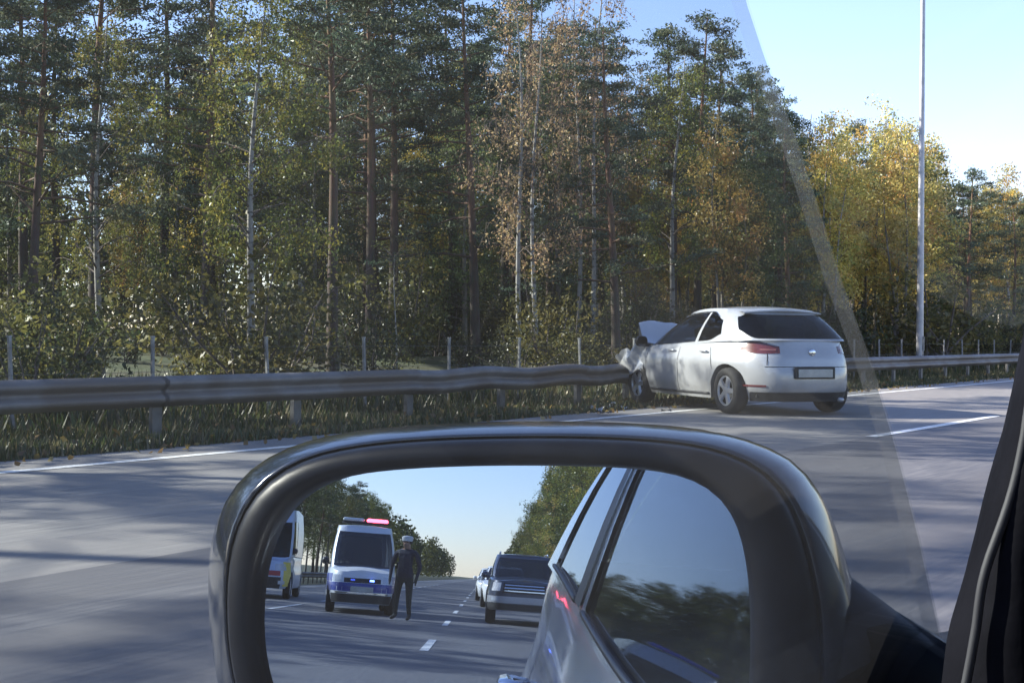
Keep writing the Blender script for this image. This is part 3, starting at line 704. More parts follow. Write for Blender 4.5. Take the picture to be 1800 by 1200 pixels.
# --- wrecked silver hatchback
silver = paint('silver paint', (.47, .48, .495), .25, .28)
HX = thing('hatchback', 'wrecked silver hatchback with buckled bonnet, nose pushed into the guardrail', 'car', (-8.88, 17.68, 0), math.radians(57)); HX.scale = (1.065, 1.065, 1.015)
def crumple(p):
    t = sm(1.22, 2.1, p.y)
    if t <= 0: return p
    n1 = math.sin(p.x * 9 + p.z * 7) * .5 + math.sin(p.y * 13 + p.x * 5 - p.z * 9) * .35 + math.sin(p.z * 21 + p.x * 17) * .2
    return Vector((p.x + .05 * t * n1, p.y - .36 * t + .06 * t * n1, p.z + .05 * t * math.sin(p.x * 11 + p.y * 8)))
def hbg(a): return hbY[min(int(a), 110)]
def gy_table(n, sy, sx):
    th = np.linspace(-math.pi / 2, math.pi / 2, 4001); X = np.abs(np.cos(th)) ** (2 / n); Y = np.sign(th) * np.abs(np.sin(th)) ** (2 / n)
    c = np.concatenate([[0], np.cumsum(np.hypot(np.diff(X) * sx, np.diff(Y) * sy))]); return np.interp(np.linspace(0, c[-1], 111), c, Y)
hbY = gy_table(4.2, 1.73, .90)
hb = Car(HX, 1.80, 4.3, 1.50, -2.13, 2.15, silver, glass=glass_mat('hatchback glass', (.34, .37, .39)), rw=.325, wy=(-1.33, 1.33), arch=1.16, nR=3.6, nF=3.6,
         belt=lambda y: .93 + .115 * sm(1.0, -1.9, y) - (.16 * sm(.9, 2.0, y)), cowl=1.25, gb=(-2.02, 1.44), gt=(-1.40, .32), Wb=.93, Wt=.70, ng=4.2, sthr=.85,
         ry=lambda z: -.10 * sm(.72, 1.06, z) - .07 * sm(.40, .18, z) - .03 * sm(.60, .66, z) , kx=lambda z: 1 - .07 * sm(.45, .15, z) - .05 * sm(.70, 1.0, z) + .012 * sm(.55, .70, z) * sm(.85, .70, z),
         roof=lambda y: 1.495 - (.14 * ((y + .6) / 1.1) ** 2 if y > -.6 else .05 * ((y + .6) / .8) ** 2), vlo=lambda a: .07 + .20 * sm(-.28, -.56, hbg(a)) * sm(-.66, -.58, hbg(a)) + .30 * sm(-.90, -.72, hbg(a)) * (hbg(a) < -.64), vhi=lambda a: .88 - .26 * sm(-.20, -.56, hbg(a)) * sm(-.66, -.58, hbg(a)) - .12 * sm(-.90, -.72, hbg(a)) * (hbg(a) < -.64), deform=crumple, hood=False,
         wins=(('windscreen', 'front', 0, .80), ('door_window', 'side', -.08, .80), ('door_window', 'side', -.50, -.12), ('rear_window', 'rear', 0, .93)))
hb.lower(); hb.green(); hb.wheels(5, .22); hb.seats((.2, -.75))
b = MB(); b.box((0, 1.05, .86), (1.35, .5, .16), bev=.05); b.build('dashboard', MINT, HX)
b = MB(); b.box((0, 1.25, .55), (.6, .45, .35), bev=.05); b.box((.42, 1.3, .66), (.26, .22, .22), bev=.03); b.box((0, 1.58, .52), (1.15, .06, .4), Matrix.Rotation(.2, 3, 'X'), .01); b.build('engine', MBLACK, HX, False)
# buckled bonnet: a bent sheet standing up from the cowl
b = MB(); rows = []
for k in range(13):
    t = k / 12; y = 1.30 + .40 * min(1, t / .7) - .08 * max(0, t - .7); zz = .96 + .33 * min(1, t / .62) - .66 * max(0, t - .70) / .3
    rows.append([(x * (1 - .12 * t), y - .05 * math.sin(x * 6), zz + .05 * math.sin(x * 5 + t * 6) + (.03 if abs(x) < .2 else 0)) for x in np.linspace(-.76, .76, 15)])
b.grid(rows); b.grid([[(p[0], p[1], p[2] - .015) for p in r] for r in rows])
b.build('buckled_bonnet', silver, HX, sharp=50)
white_in = paint('pale inner panel', (.72, .72, .70), 0, .4)
b = MB(); rows = []
for k in range(9):                                # torn front wing, bent outward
    t = k / 8; rows.append([(-.84 - .10 * math.sin(t * 3) - .04 * math.sin(v * 7 + t * 9), 1.12 + .92 * t + .05 * v, .50 + .46 * v - .22 * t * v + .05 * math.sin(t * 14)) for v in np.linspace(0, 1, 7)])
b.grid(rows); b.grid([[(p[0] + .015, p[1], p[2]) for p in r] for r in rows]); b.build('torn_wing', silver, HX, sharp=40)
b = MB(); rows = []
for k in range(12):                               # front bumper hanging down
    t = k / 11 * 2 - 1; rows.append([(.8 * t, 1.86 - .25 * t * t + .05 * math.sin(t * 9), .26 + .30 * v + .06 * t) for v in np.linspace(0, 1, 5)])
b.grid(rows); b.build('broken_bumper', MBLACK, HX, sharp=40)
for sd in (-1, 1):
    hb.patch('headlight', MHEAD, hb.a_y(1.75), hb.a_x(.45, True), .58, lambda t: .70 + .04 * (1 - t), sd, .006)
    a0, a1 = hb.a_x(.46), hb.a_y(-1.62)
    tl = hb.patch('tail_light', MRED, a0, a1, lambda t: .86 + .03 * t - .02 * math.sin(math.pi * t), lambda t: .955 + .055 * sm(0, .5, t) - .075 * sm(.72, 1.0, t), sd, .007, na=16)
    hb.patch('lamp_insert', new_mat('pale lamp insert', .2, 0, (.25, .09, .08), coat=1), a0 + 1.0, a0 + 5.5, .893, .917, sd, .011, parent=tl, na=6, nz=2)
    hb.patch('rear_reflector', MRED, hb.a_x(.62), hb.a_x(.80), .40, .425, sd, .006, na=6, nz=2)
    for y0, ln in ((1.0, 0), (-.05, .0), (-1.02, 1.5)): hb.seam(hb.a_y(y0), .26 if y0 > -1 else .62, .93, sd, ln)
    for y0 in (.16, -.80):
        b = MB(); c = hb.P(hb.a_y(y0), .865, sd, .02); b.tube([c + Vector((0, -.10, 0)), c + Vector((sd * .012, -.05, .004)), c + Vector((sd * .012, .05, .004)), c + Vector((0, .10, 0))], .013, 8); b.build('door_handle', silver, HX)
    hb.mirror(1.08, 1.0, sd, MBLACK)
    b = MB(); pr = [hb.G(a, hb.vhi(a) + .02, sd, .006) for a in range(int(hb.M * .36), int(hb.M * .86))]; b.tube(pr, .009, 5); b.build('window_trim', MCHROME, HX)
    b = MB(); pr = [hb.P(hb.a_y(y), .27 + .0 * y, sd, .004) for y in np.linspace(-.9, .9, 16)]; b.tube(pr, .02, 5); b.build('sill_trim', MBLACK, HX)
n_ = 14                                            # tailgate lines, bumper, plate recess, badge, spoiler
for sd in (-1, 1):
    b = MB(); b.grid([[hb.P(hb.a_x(.60) + d, .70 + .30 * k / 8, sd, .003) for d in (-.12, .12)] for k in range(9)]); b.build('tailgate_gap', MSEAM, HX)
b = MB(); xs_ = np.linspace(0, hb.a_x(.62), 9); line = [hb.P(a, .675, -1, .004) for a in xs_[::-1]] + [hb.P(a, .675, 1, .004) for a in xs_[1:]]; b.tube(line, .006, 4); b.build('tailgate_gap', MSEAM, HX)
b = MB(); g0 = []
for z in (.33, .30, .25, .20): g0.append([hb.P(a, z, -1, .012) for a in np.linspace(hb.a_y(-1.75), 0, 22)] + [hb.P(a, z, 1, .012) for a in np.linspace(0, hb.a_y(-1.75), 22)[1:]])
b.grid(g0); b.build('lower_bumper', MBLACK, HX)
yb = hb.P(0, .62).y
b = MB(); b.box((0, yb - .012, .595), (.62, .03, .165), bev=.012); rec = b.build('plate_recess', MBLACK, HX, False)
b = MB(); b.box((0, yb - .032, .59), (.52, .012, .112), bev=.004); b.build('number_plate', MPLATE, HX, False)
b = MB(); yy_ = hb.P(0, .86).y; b.lathe([(.005, -.012), (.045, -.012), (.055, -.004), (.055, .01)], 'y', 20, (0, yy_ - .004, .87)); b.build('badge', MCHROME, HX)
b = MB(); rows = []
for k, (dy, dz) in enumerate(((.18, .010), (-.02, .006), (-.12, -.012), (-.10, -.030), (.05, -.02))):
    rows.append([(x, -1.36 + dy + .10 * (x / .62) ** 2, hb.roof(-1.36) + dz + .02 - .035 * (x / .6) ** 2) for x in np.linspace(-.60, .60, 13)])
b.grid(rows); b.build('roof_spoiler', silver, HX)
b = MB(); b.tube([(0, -1.05, 1.50), (0, -1.16, 1.60)], [.008, .004], 6); b.build('aerial', MBLACK, HX)
b = MB(); b.tube([(.45, -1.7, .24), (.45, -2.10, .22)], .03, 10); b.build('exhaust', MRIM, HX)
dbm = paint('debris', (.55, .55, .56), .1, .4)
for k, (dx, dy, sc) in enumerate(((-9.9, 15.4, .16), (-9.3, 14.7, .09), (-10.1, 16.2, .22), (-8.9, 15.7, .07))):
    b = MB(); b.grid([[(x * sc, y * sc * .6, .02 + .25 * sc * math.sin(x * 2 + y * 3 + k) * abs(x)) for x in np.linspace(-1, 1, 7)] for y in np.linspace(-1, 1, 5)])
    o = b.build('car_debris', dbm if k % 2 == 0 else MBLACK, None, sharp=30); o.location = (dx, dy, .01); o.rotation_euler = (0, 0, k * 1.3)
    tag(o, ['pale broken panel piece lying in front of the wreck\'s door', 'small dark shard on the asphalt short of the wreck', 'biggest pale panel fragment on the verge beside the wreck', 'tiniest dark shard beside the wreck\'s sill'][k], 'debris')
    o.data.transform(Matrix.Translation((0, 0, .01)))

# --- police van behind (seen in the mirror)
vwhite = paint('white van paint', (.78, .79, .80), 0, .35); blue = new_mat('blue band', .35, 0, (.02, .045, .28), coat=.5)
PV = thing('police_van', 'white police van with blue bonnet band and red roof light, seen in the mirror', 'police van', (-3.35, -28.4 - 2.0, 0), math.radians(-7))
pv = Car(PV, 1.62, 4.4, 2.1, -2.2, 2.2, vwhite, glass=MDGLASS, sill=.24, rw=.32, wy=(-1.4, 1.45), nR=7, nF=4.5, belt=lambda y: 1.10 - .16 * sm(1.3, 2.1, y), cowl=1.55, gb=(-2.15, 1.72), gt=(-2.05, .75), Wb=.95, Wt=.80, ng=9,
         roof=lambda y: 2.04 - .03 * abs(y), kx=lambda z: 1 - .06 * sm(.45, .15, z) - .03 * sm(.8, 1.1, z), fy=lambda z: -.12 * sm(.6, 1.0, z), ry=lambda z: -.03 * sm(.6, 1.0, z), vlo=.05, vhi=.86,
         wins=(('windscreen', 'front', 0, .90), ('door_window', 'side', .30, .88), ('side_window', 'side', -.30, .24), ('side_window', 'side', -.88, -.36), ('rear_window', 'rear', 0, .8)))
pv.lower(); pv.green(); pv.wheels(5)
for sd in (-1, 1):
    pv.patch('headlight', MHEAD, pv.a_y(1.95), pv.a_x(.48, True), .72, lambda t: .86, sd, .006); pv.mirror(1.25, 1.16, sd, MBLACK)
    pv.patch('blue_band', blue, pv.a_y(-2.0), pv.a_y(1.9), .70, .88, sd, .005, na=30)
    pv.patch('blue_front_band', blue, pv.a_x(.80, True), pv.M, .50, .69, sd, .006, na=12); pv.patch('lower_bumper', MBLACK, pv.a_y(1.9), pv.M, .25, .44, sd, .012, na=14)
    pv.patch('grille', MBLACK, pv.a_x(.42, True), pv.M, .70, .80, sd, .007, na=8)
    pv.patch('bumper_strip', MCHROME, pv.a_x(.60, True), pv.M, .455, .485, sd, .014, na=8)
pv.plate(0, .56, True)
b = MB(); b.box((0, .35, 2.12), (1.15, .26, .05), bev=.02); lb = b.build('light_bar', MBLACK, PV, False)
b = MB(); b.box((-.29, .35, 2.185), (.52, .24, .09), bev=.03); b.build('pale_lens', new_mat('pale beacon lens', .2, 0, (.62, .66, .66), coat=1), lb)
b = MB(); b.box((.29, .35, 2.185), (.52, .24, .09), bev=.03); b.build('red_lens', emis('red beacon', (1.0, .06, .09), 9.0), lb)
for sd in (-1, 1):
    b = MB(); b.box((sd * .22, pv.P(pv.a_x(.22, True), .76).y + .02, .76), (.10, .03, .04), bev=.008); b.build('grille_beacon', emis('blue beacon %d' % sd, (.12, .2, 1.0), 9.0 if sd > 0 else .4), PV)

# --- pale van with yellow corner stripe at the edge of the mirror
LV = thing('ambulance', 'pale blue-white van with a yellow corner stripe at the left edge of the mirror', 'van', (-7.1, -36 - 2.6, 0), math.radians(-4))
pale = paint('pale van paint', (.52, .62, .78), 0, .35)
lv = Car(LV, 2.0, 5.4, 2.7, -2.7, 2.6, pale, glass=glass_mat('blue van glass', (.12, .20, .30)), sill=.3, rw=.36, wy=(-1.7, 1.75), nR=9, nF=5, belt=lambda y: 1.25 - .18 * sm(1.7, 2.5, y), cowl=1.95, gb=(-2.65, 2.15), gt=(-2.6, 1.35), Wb=.97, Wt=.86, ng=9,
         roof=lambda y: 2.66 - .03 * abs(y), fy=lambda z: -.12 * sm(.7, 1.2, z), ry=lambda z: 0.0, vlo=.04, vhi=.74, wins=(('windscreen', 'front', 0, .90), ('door_window', 'side', .40, .90), ('rear_window', 'rear', 0, .8)))
lv.lower(); lv.green(); lv.wheels(6)
yel = new_mat('yellow reflective stripe', .4, 0, (.75, .62, .10)); redm = new_mat('red stripe', .4, 0, (.42, .03, .04))
for sd in (-1, 1):
    lv.patch('headlight', MHEAD, lv.a_y(2.3), lv.a_x(.55, True), .82, lambda t: 1.0, sd, .006); lv.mirror(1.6, 1.4, sd, MBLACK); lv.patch('fog_lamp', MHEAD, lv.a_x(.82, True), lv.a_x(.65, True), .42, .52, sd, .016)
    lv.patch('lower_bumper', MBLACK, lv.a_x(.72, True), lv.M, .30, .62, sd, .012, na=14); lv.patch('corner_stripe', yel, lv.a_y(1.9), lv.a_y(2.42), .36, lambda t: 1.06, sd, .006)
    lv.patch('red_band', redm, lv.a_x(.70, True), lv.M, .66, .80, sd, .006, na=10)
lv.plate(0, .50, True)
b = MB(); b.box((0, 1.2, 2.74), (1.5, .30, .10), bev=.03); b.build('light_bar', new_mat('blue bar lens', .15, 0, (.03, .08, .6), coat=1), LV)

# --- off-roader following behind
dark = paint('slate blue paint', (.07, .085, .12), .3, .3)
SV = thing('off_roader', 'slate blue off-roader with chrome grille waiting right behind, seen in the mirror', 'car', (.62, -28.0 - 2.1, 0), 0)
SV.scale = (.93, .93, .93)
svc = Car(SV, 1.86, 4.5, 1.75, -2.25, 2.25, dark, glass=MDGLASS, sill=.34, rw=.37, wy=(-1.35, 1.42), nR=7, nF=5.5, belt=lambda y: 1.12 - .07 * sm(.9, 2.1, y), cowl=.95, gb=(-2.1, 1.1), gt=(-1.95, .35), Wb=.90, Wt=.76, ng=9,
         roof=lambda y: 1.72 - .03 * abs(y), fy=lambda z: -.05 * sm(.8, 1.1, z), ry=lambda z: -.03 * sm(.6, 1.0, z), vlo=.06, vhi=.88, wins=(('windscreen', 'front', 0, .88), ('door_window', 'side', .02, .88), ('door_window', 'side', -.48, -.05), ('side_window', 'side', -.88, -.56), ('rear_window', 'rear', 0, .8)))
svc.lower(); svc.green(); svc.wheels(6, .25)
pinkw = new_mat('lit white headlight', .1, 0, (.85, .82, .80), coat=1)
for sd in (-1, 1):
    svc.patch('headlight', pinkw, svc.a_y(2.02), svc.a_x(.60, True), .80, lambda t: 1.0, sd, .008); svc.mirror(.85, 1.18, sd)
    svc.patch('grille', MBLACK, svc.a_x(.54, True), svc.M, .76, 1.0, sd, .006, na=10)
    for z in (.80, .87, .94): svc.patch('grille_bar', MCHROME, svc.a_x(.50, True), svc.M, z, z + .025, sd, .016, na=8, nz=1)
    svc.patch('bumper', MCHROME if 0 else paint('bumper grey', (.5, .5, .52), .2), svc.a_x(.88, True), svc.M, .52, .68, sd, .02, na=14); svc.patch('lower_bumper', MBLACK, svc.a_x(.88, True), svc.M, .36, .50, sd, .012, na=14)
    svc.patch('fog_lamp', MHEAD, svc.a_x(.78, True), svc.a_x(.62, True), .56, .64, sd, .026)
    b = MB(); b.tube([(sd * .62, -1.7, 1.74), (sd * .62, -1.6, 1.79), (sd * .62, .1, 1.79), (sd * .62, .2, 1.74)], .018, 6); b.build('roof_rail', MCHROME, SV)
svc.plate(0, .60, True)
# --- white cars further back
wh2 = paint('white car paint', (.80, .79, .77), 0, .35)
def small_car(loc, rz, label, m):
    r = thing('parked_car', label, 'car', loc, rz)
    c = Car(r, 1.72, 4.2, 1.46, -2.1, 2.1, m, glass=MDGLASS, belt=lambda y: .93 - .16 * sm(.9, 2.0, y), cowl=.9, gb=(-1.7, 1.05), gt=(-1.1, .1), Wb=.93, Wt=.72, ng=7, roof=lambda y: 1.45 - .05 * y * y, wins=(('windscreen', 'front', 0, .86), ('door_window', 'side', .0, .88), ('door_window', 'side', -.75, -.07), ('rear_window', 'rear', 0, .86)))
    c.deck_paint = -1.6; c.lower(); c.green(); c.wheels()
    for sd in (-1, 1):
        c.patch('headlight', pinkw, c.a_y(1.8), c.a_x(.45, True), .60, lambda t: .74, sd, .006); c.patch('grille', MBLACK, c.a_x(.40, True), c.M, .50, .66, sd, .006, na=8); c.mirror(.75, 1.0, sd)
    c.plate(0, .42, True)
small_car((.45, -46, 0), 0, 'white car nearer of the two behind the off-roader, seen in the mirror', wh2)
small_car((.2, -58, 0), 0, 'white car farther of the two behind the off-roader, seen in the mirror', wh2)

# ------------------------------------------------------------------ person beside the police van
def person(loc, rz):
    verts = []; edges = []; rad = []
    def v(p, r, par=None):
        verts.append(p); rad.append(r); i = len(verts) - 1
        if par is not None: edges.append((par, i))
        return i
    pel = v((0, 0, .94), .145); st = v((0, .01, 1.12), .135, pel); ch = v((0, .0, 1.30), .155, st); ub = v((0, -.01, 1.43), .12, ch); nk = v((0, .0, 1.51), .055, ub); hd0 = v((0, .015, 1.60), .085, nk); hd1 = v((0, .01, 1.70), .082, hd0)
    v((0, .115, 1.625), .018, hd0)
    for sd in (-1, 1):
        hip = v((sd * .10, 0, .88), .095, pel); kn = v((sd * .13, .05 * sd + .02, .48), .062, hip); an = v((sd * .14, .02 * sd - .03, .09), .042, kn); v((sd * .16, .02 * sd + .16, .035), .035, an)
        sh = v((sd * .19, -.01, 1.41), .062, ub); el = v((sd * .27, -.03, 1.13), .045, sh); wr = v((sd * .25, .07, .90), .03, el); pa = v((sd * .245, .09, .83), .034, wr)
        for q, (dx, ln) in enumerate(((-.025, .075), (-.008, .085), (.010, .08), (.026, .065))):
            k = v((sd * .245 + dx * .5, .10 + dx, .78), .0095, pa); v((sd * .245 + dx * .5, .115 + dx, .78 - ln * .6), .0085, k)
        k = v((sd * .225, .125, .82), .011, pa); v((sd * .215, .145, .785), .009, k)
    me = bpy.data.meshes.new('person'); me.from_pydata(verts, edges, []); o = link('person', me)
    sk = o.modifiers.new('skin', 'SKIN'); o.modifiers.new('sub', 'SUBSURF').levels = 1; o.modifiers['sub'].render_levels = 1
    if not me.skin_vertices: me.attributes  # layer is made by the modifier
    for i, d in enumerate(me.skin_vertices[0].data): d.radius = (rad[i], rad[i]); d.use_root = (i == 0)
    m = new_mat('clothes and skin', .85); nt = m.node_tree; n = nt.nodes; l = nt.links
    tc = n.new('ShaderNodeTexCoord'); sp = n.new('ShaderNodeSeparateXYZ'); l.new(tc.outputs['Object'], sp.inputs[0])
    cr = n.new('ShaderNodeValToRGB'); cr.color_ramp.interpolation = 'CONSTANT'; dv = n.new('ShaderNodeMath'); dv.operation = 'DIVIDE'; dv.inputs[1].default_value = 1.8; l.new(sp.outputs['Z'], dv.inputs[0]); l.new(dv.outputs[0], cr.inputs[0])
    el_ = cr.color_ramp.elements; el_[0].color = (.012, .012, .013, 1); el_[1].position = .05; el_[1].color = (.022, .030, .028, 1)
    for p, c in ((.50, (.018, .024, .045)), (.83, (.42, .25, .18))): e = el_.new(p); e.color = (*c, 1)
    l.new(cr.outputs[0], n['Principled BSDF'].inputs['Base Color']); me.materials.append(m)
    o.location = loc; o.rotation_euler = (0, 0, rz)
    o.scale = (1.18, 1.12, 1.0); tag(o, 'person in dark uniform and pale cap standing by the police van', 'person')
    cap = MB(); cap.lathe([(.092, 1.665), (.10, 1.70), (.105, 1.75), (.08, 1.775), (.005, 1.785)], 'z', 18, (0, .005, 0)); cap.box((0, .10, 1.672), (.13, .09, .012), bev=.004); cap.build('cap', new_mat('pale cap', .8, 0, (.62, .62, .6)), o)
    ey = MB()
    for sd in (-1, 1): ey.lathe([(.001, .098), (.011, .094), (.012, .08)], 'y', 10, (sd * .032, 0, 1.645))
    ey.build('eyes', new_mat('eyes', .2, 0, (.05, .04, .035)), o)
    hr = MB(); hr.lathe([(.088, 1.61), (.093, 1.64), (.093, 1.68)], 'z', 16, (0, -.012, 0)); hr.build('hair', new_mat('hair', .8, 0, (.03, .02, .015)), o)
    return o
person((-2.02, -26.4, 0), .25)

# ------------------------------------------------------------------ the car the photograph was taken from
CX, CY = .61, -.20
OWN = thing('silver_car', 'silver car the picture is taken from, with its black side mirror', 'car', (CX, CY, 0))
ownp = paint('own car silver', (.60, .65, .72), .35, .22)
clear = glass_mat('clear window glass', (.93, .95, .96), dust=.001, ior=1.5)
side_dark = glass_mat('own car dark glass', (.10, .11, .12), ior=6.0)
oc = Car(OWN, 1.72, 4.3, 1.46, -2.15, 2.15, ownp, glass=side_dark, rw=.31, wy=(-1.30, 1.32), nR=6.5, nF=4.0, belt=lambda y: .90 + .15 * sm(.5, -1.7, y) - .17 * sm(1.1, 2.1, y), cowl=1.22, gb=(-1.98, 1.35), gt=(-1.45, .30), Wb=.945, Wt=.68, ng=8,
         ry=lambda z: -.14 * sm(.65, .96, z) - .05 * sm(.35, .18, z), kx=lambda z: 1 - .06 * sm(.45, .15, z) - .035 * sm(.74, .96, z) + .012 * sm(.60, .74, z) * sm(.90, .76, z),
         roof=lambda y: 1.45 - .045 * (y + .3) ** 2, vlo=.03, vhi=.92, gbulge=.025, wins=(('windscreen', 'front', 0, .88), ('door_window', 'side', -.10, .94), ('rear_door_window', 'side', -.52, -.135), ('rear_window', 'rear', 0, .84)),
         glassmap={('windscreen', 0): glass_mat('darkened windscreen glass', (.09, .10, .10), ior=1.3), ('door_window', -1): clear})  # out-of-view windscreen blackened to keep sky reflections off the side pane
oc.lower(); oc.green(); oc.wheels(5)
for sd in (-1, 1):
    oc.patch('tail_light', MRED, oc.a_x(.55), oc.a_y(-1.85), .70, .88, sd, .006); oc.patch('headlight', MHEAD, oc.a_y(1.75), oc.a_x(.45, True), .60, .72, sd, .006)
    for y0, ln in ((1.15, 0), (-.02, 0), (-1.05, 1.5)): oc.seam(oc.a_y(y0), .26 if y0 > -1 else .60, .90, sd, ln)
    for y0 in (.18, -.86):
        c = oc.P(oc.a_y(y0), .83, sd, .0); b = MB()
        b.tube([c + Vector((sd * .004, -.11, 0)), c + Vector((sd * .038, -.08, .004)), c + Vector((sd * .040, .06, .006)), c + Vector((sd * .004, .10, .004))], [.012, .015, .016, .013], 8); b.build('door_handle', MCHROME, OWN)
    oc.patch('rub_strip', MBLACK, oc.a_y(-.98), oc.a_y(1.1), .50, .545, sd, .012, na=24, nz=2)
    b = MB(); pr = [oc.G(a, oc.vhi + .03, sd, .006) for a in range(oc.M // 4, int(oc.M * .8))]; b.tube(pr, .010, 5); b.build('drip_rail', MBLACK, OWN)
for sd in (-1, 1):
    ks = [a for a in range(oc.M + 1) if oc.GX[a] > .9 and -.16 < oc.GY[a] < -.08]
    b = MB(); b.grid([[oc.G(a, .03 + .89 * k / 8, sd, .004) for a in range(min(ks), max(ks) + 1)] for k in range(9)]); b.build('door_pillar', MBLACK, OWN)
oc.plate(0, .55); oc.patch('rear_bumper_pad', MBLACK, 0, oc.a_y(-1.9), .30, .40, 1, .01, na=14); oc.patch('rear_bumper_pad', MBLACK, 0, oc.a_y(-1.9), .30, .40, -1, .01, na=14)

def own(p): return Vector(p) - Vector((CX, CY, 0))
# side mirror: the glass plane sends a level ray back along the road
CAMP = Vector((0, 0, CAMH))
dm = ray(850, 1016).normalized(); MN = (Vector((0, -1, 0)) - dm).normalized()
MC = CAMP + ray(905, 1090) * .53
MU = Vector((0, 0, 1)).cross(MN).normalized(); MV = MN.cross(MU)
def onm(px, py, n_=0.0):
    d = ray(px, py); t = (MC + MN * n_ - CAMP).dot(MN) / d.dot(MN); return CAMP + d * t
OUT = [(365, 1010), (372, 940), (395, 880), (430, 832), (480, 797), (545, 772), (640, 754), (760, 744), (900, 740), (1040, 740), (1180, 747), (1270, 759), (1340, 780), (1395, 808), (1435, 852), (1465, 912), (1490, 990), (1507, 1060), (1515, 1150), (1515, 1250), (1490, 1340), (1440, 1400), (1350, 1430), (1200, 1445), (900, 1440), (650, 1420), (500, 1380), (420, 1310), (385, 1220), (368, 1110)]
INN = [(458, 1080), (465, 1010), (482, 945), (512, 893), (560, 855), (620, 834), (720, 823), (850, 818), (1000, 818), (1120, 823), (1190, 833), (1240, 853), (1278, 886), (1302, 935), (1315, 1000), (1320, 1070), (1320, 1180), (1310, 1270), (1270, 1330), (1180, 1355), (900, 1365), (650, 1345), (540, 1310), (485, 1240), (462, 1160)]
def loop(pts, N=96):
    P = np.array(pts + [pts[0]], float)
    for _ in range(2):                              # corner cutting
        Q = P[:-1] * .75 + P[1:] * .25; R = P[:-1] * .25 + P[1:] * .75; P = np.stack([Q, R], 1).reshape(-1, 2); P = np.vstack([P, P[:1]])
    ctr = np.array([900, 1090]); an = np.unwrap(np.arctan2(P[:, 1] - ctr[1], P[:, 0] - ctr[0])); 
    o = np.argsort(an); an = an[o]; P = P[o]; q = np.linspace(an[0], an[0] + 2 * math.pi, N, endpoint=False)
    q = (np.linspace(0, 2 * math.pi, N, endpoint=False) + math.pi)
    A = np.concatenate([an - 2 * math.pi, an, an + 2 * math.pi, an + 4 * math.pi]); PP = np.vstack([P] * 4); s_ = np.argsort(A)
    return np.stack([np.interp(q, A[s_], PP[s_, 0]), np.interp(q, A[s_], PP[s_, 1])], 1)
LO, LI = loop(OUT), loop(INN)
def mloop(f, n_, sc=1.0):
    L_ = LI + (LO - LI) * f; L_ = np.array([905, 1090]) + (L_ - np.array([905, 1090])) * sc
    return [own(onm(x, y, n_) if n_ < 0 else onm(x, y) + MN * n_) for x, y in L_]
MHOUS = noisy(new_mat('mirror housing', .42, 0, spec=.16), (.003, .004, .008), (.005, .007, .013), 60, 4, rlo=.34, rhi=.44)
b = MB()
b.grid([mloop(-.02, -.004), mloop(.02, .004), mloop(.08, .007), mloop(.2, .0085), mloop(.45, .0070), mloop(.56, .004), mloop(.61, .000), mloop(.63, -.006), mloop(.63, -.012)], True)
MHo = b.build('side_mirror', MHOUS, OWN)
MSHELL = noisy(new_mat('dark glossy shell', .15, 0, spec=.5, coat=.5), (.006, .009, .018), (.008, .012, .024), 40, 3)
b = MB()
b.grid([mloop(.63, -.012), mloop(.645, -.004), mloop(.67, -.002), mloop(.74, -.005), mloop(.86, -.014), mloop(.95, -.025), mloop(1.0, -.038), mloop(1.0, -.05), mloop(1.0, -.06, .97), mloop(1.0, -.085, .87), mloop(1.0, -.105, .68), mloop(1.0, -.115, .4), mloop(1.0, -.118, .02)], True)
b.build('mirror_shell', MSHELL, MHo)
mm = bpy.data.materials.new('mirror surface'); mm.use_nodes = True; nt = mm.node_tree; nt.nodes.remove(nt.nodes['Principled BSDF'])
g_ = nt.nodes.new('ShaderNodeBsdfGlossy'); g_.inputs['Color'].default_value = (.45, .525, .65, 1); g_.inputs['Roughness'].default_value = 0.0; nt.links.new(g_.outputs[0], nt.nodes['Material Output'].inputs[0])
b = MB(); L0 = mloop(.03, 0.0); b.add(L0, [tuple(range(len(L0)))]); b.build('mirror_glass', mm, MHo, False)
# arm and sail plate
b = MB(); pts = [onm(1440, 1180, -.05), onm(1540, 1190, -.05), onm(1660, 1260, -.055)]; pts.append(Vector((oc.G(oc.M * .62, .1, -1).x + CX, pts[-1].y + .10, pts[-1].z - .02)))
b.tube([own(p) for p in pts], [.050, .030, .028, .035], 14); b.build('mirror_arm', MHOUS, MHo)
b = MB(); sl = [own((-.155, y, z)) for y, z in ((.34, .90), (.95, .89), (.66, .965), (.46, .945))]; b.add(sl + [p + Vector((.02, 0, 0)) for p in sl], [(0, 1, 2, 3), (4, 7, 6, 5), (0, 1, 5, 4), (1, 2, 6, 5), (2, 3, 7, 6), (3, 0, 4, 7)]); b.build('sail_plate', MBLACK, OWN, False)
# tint film on the inside of the driver's window, its cut front edge curved
def pane(px, py, inset=.006):                       # point of the window pane seen in that direction
    d = ray(px, py); lo_, hi_ = .02, .9
    def xin(p):                                     # pane x at that height
        q = own(p); zt, zb = oc.roof(q.y), oc.belt(q.y); v = (q.z - zb) / (zt - zb); x = -(oc.W / 2) * (oc.Wb + (oc.Wt - oc.Wb) * v) - oc.gbulge * math.sin(math.pi * min(1, max(0, v))); return x
    for _ in range(40):
        t = (lo_ + hi_) / 2; p = CAMP + d * t
        if own(p).x > xin(p) + inset: lo_ = t
        else: hi_ = t
    return own(CAMP + d * lo_)
film = glass_mat('window tint film', (.58, .625, .635), dust=.006, dust_col=(.55, .57, .60), ior=1.15)
EDGE = [(1285, -120), (1310, 0), (1340, 90), (1372, 180), (1405, 270), (1440, 380), (1478, 500), (1530, 640), (1575, 790), (1615, 950), (1650, 1110), (1680, 1260)]
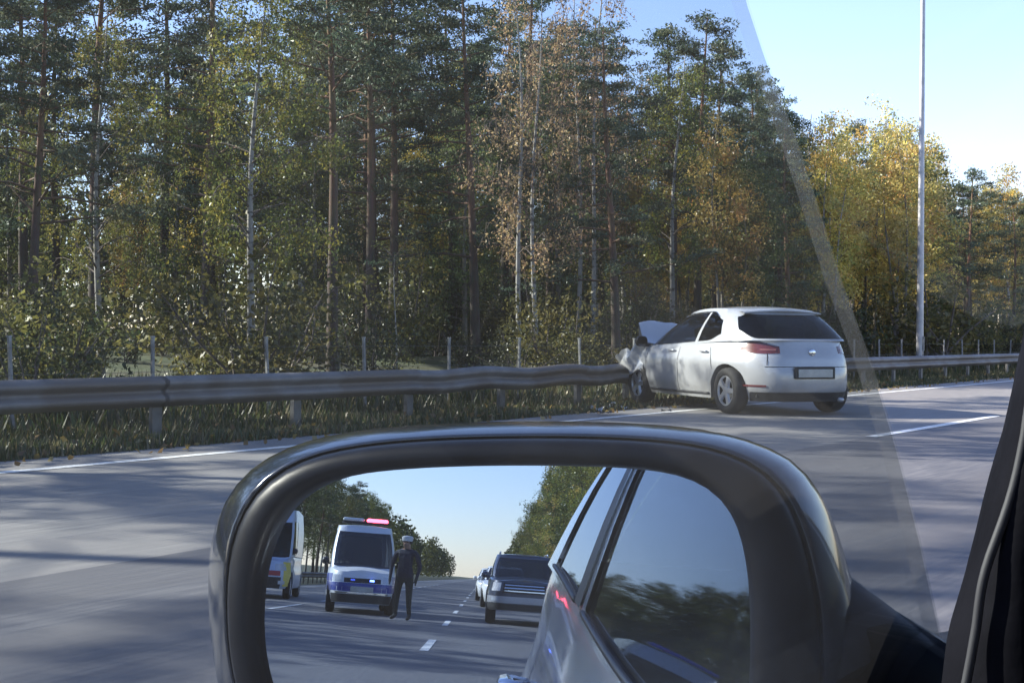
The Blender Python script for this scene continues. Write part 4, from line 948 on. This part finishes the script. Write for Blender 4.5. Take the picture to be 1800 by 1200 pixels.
EE = [(np.interp(t, range(len(EDGE)), [e[0] for e in EDGE]), np.interp(t, range(len(EDGE)), [e[1] for e in EDGE])) for t in np.linspace(0, len(EDGE) - 1, 40)]
b = MB(); b.grid([[pane(-1500 + (ex + 1500) * k / 40, ey) for k in range(41)] for ex, ey in EE]); b.build('tint_film', film, OWN)
b = MB(); b.grid([[pane(ex + q, ey, .0075) for q in (-26, -14, -4, 4)] for ex, ey in EE]); b.build('edge_glint', glass_mat('film edge glint', (.95, .96, .97), dust=.020, dust_col=(.8, .8, .85)), OWN)  # pale hazy strip imitating the light reflected along the film's cut edge
# black creased trim on the right
MTRIM = noisy(new_mat('black trim fabric', .8, spec=.06), (.004, .004, .006), (.007, .007, .010), 60, 4, bump=.08)
b = MB(); rows = []
ctrl = [(1850, 380, 120), (1806, 560, 118), (1786, 640, 130), (1762, 760, 150), (1731, 870, 170), (1700, 980, 190), (1682, 1060, 210), (1664, 1130, 230), (1640, 1280, 270)]
for t in np.linspace(0, len(ctrl) - 1, 36):
    px = np.interp(t, range(len(ctrl)), [c[0] for c in ctrl]); py = np.interp(t, range(len(ctrl)), [c[1] for c in ctrl]); wd = np.interp(t, range(len(ctrl)), [c[2] for c in ctrl]); row = []
    for k in range(25):
        an = 2 * math.pi * k / 24; dd = .27 + .02 * math.sin(an) + .0035 * math.cos(5 * an + t * .25) ; cpx = px + wd * 1.1 - wd * 1.1 * math.cos(an) * (1 + .012 * math.sin(t * 2.2 + an * 2))
        row.append(own(CAMP + ray(cpx, py) * dd))
    rows.append(row[:-1])
b.grid(rows, True); b.build('pillar_trim', MTRIM, OWN)
b = MB(); sq = []
for t in np.linspace(0, len(ctrl) - 1, 30):
    px = np.interp(t, range(len(ctrl)), [c[0] for c in ctrl]); py = np.interp(t, range(len(ctrl)), [c[1] for c in ctrl]); sq.append(own(CAMP + ray(px + 42 + 5 * math.sin(t * 2), py) * .2535))
b.tube(sq, .0011, 6); b.build('trim_piping', new_mat('grey piping', .6, 0, (.03, .03, .035)), OWN)
# cabin
b = MB(); b.box(own((CX, .95, .80)), (1.4, .55, .20), bev=.06); b.build('dashboard', MINT, OWN)
b = MB(); c = own((.30, .52, .86)); rm = Matrix.Rotation(-.45, 3, 'X'); b.tube([c + rm @ Vector((.185 * math.cos(t), 0, .185 * math.sin(t))) for t in np.linspace(0, 2 * math.pi, 33)], .015, 8, False)
b.tube([c + rm @ Vector((-.18, 0, 0)), c + rm @ Vector((.18, 0, 0))], .018, 6); b.tube([c, c + Vector((0, .35, -.12))], .03, 8); b.build('steering_wheel', MBLACK, OWN)
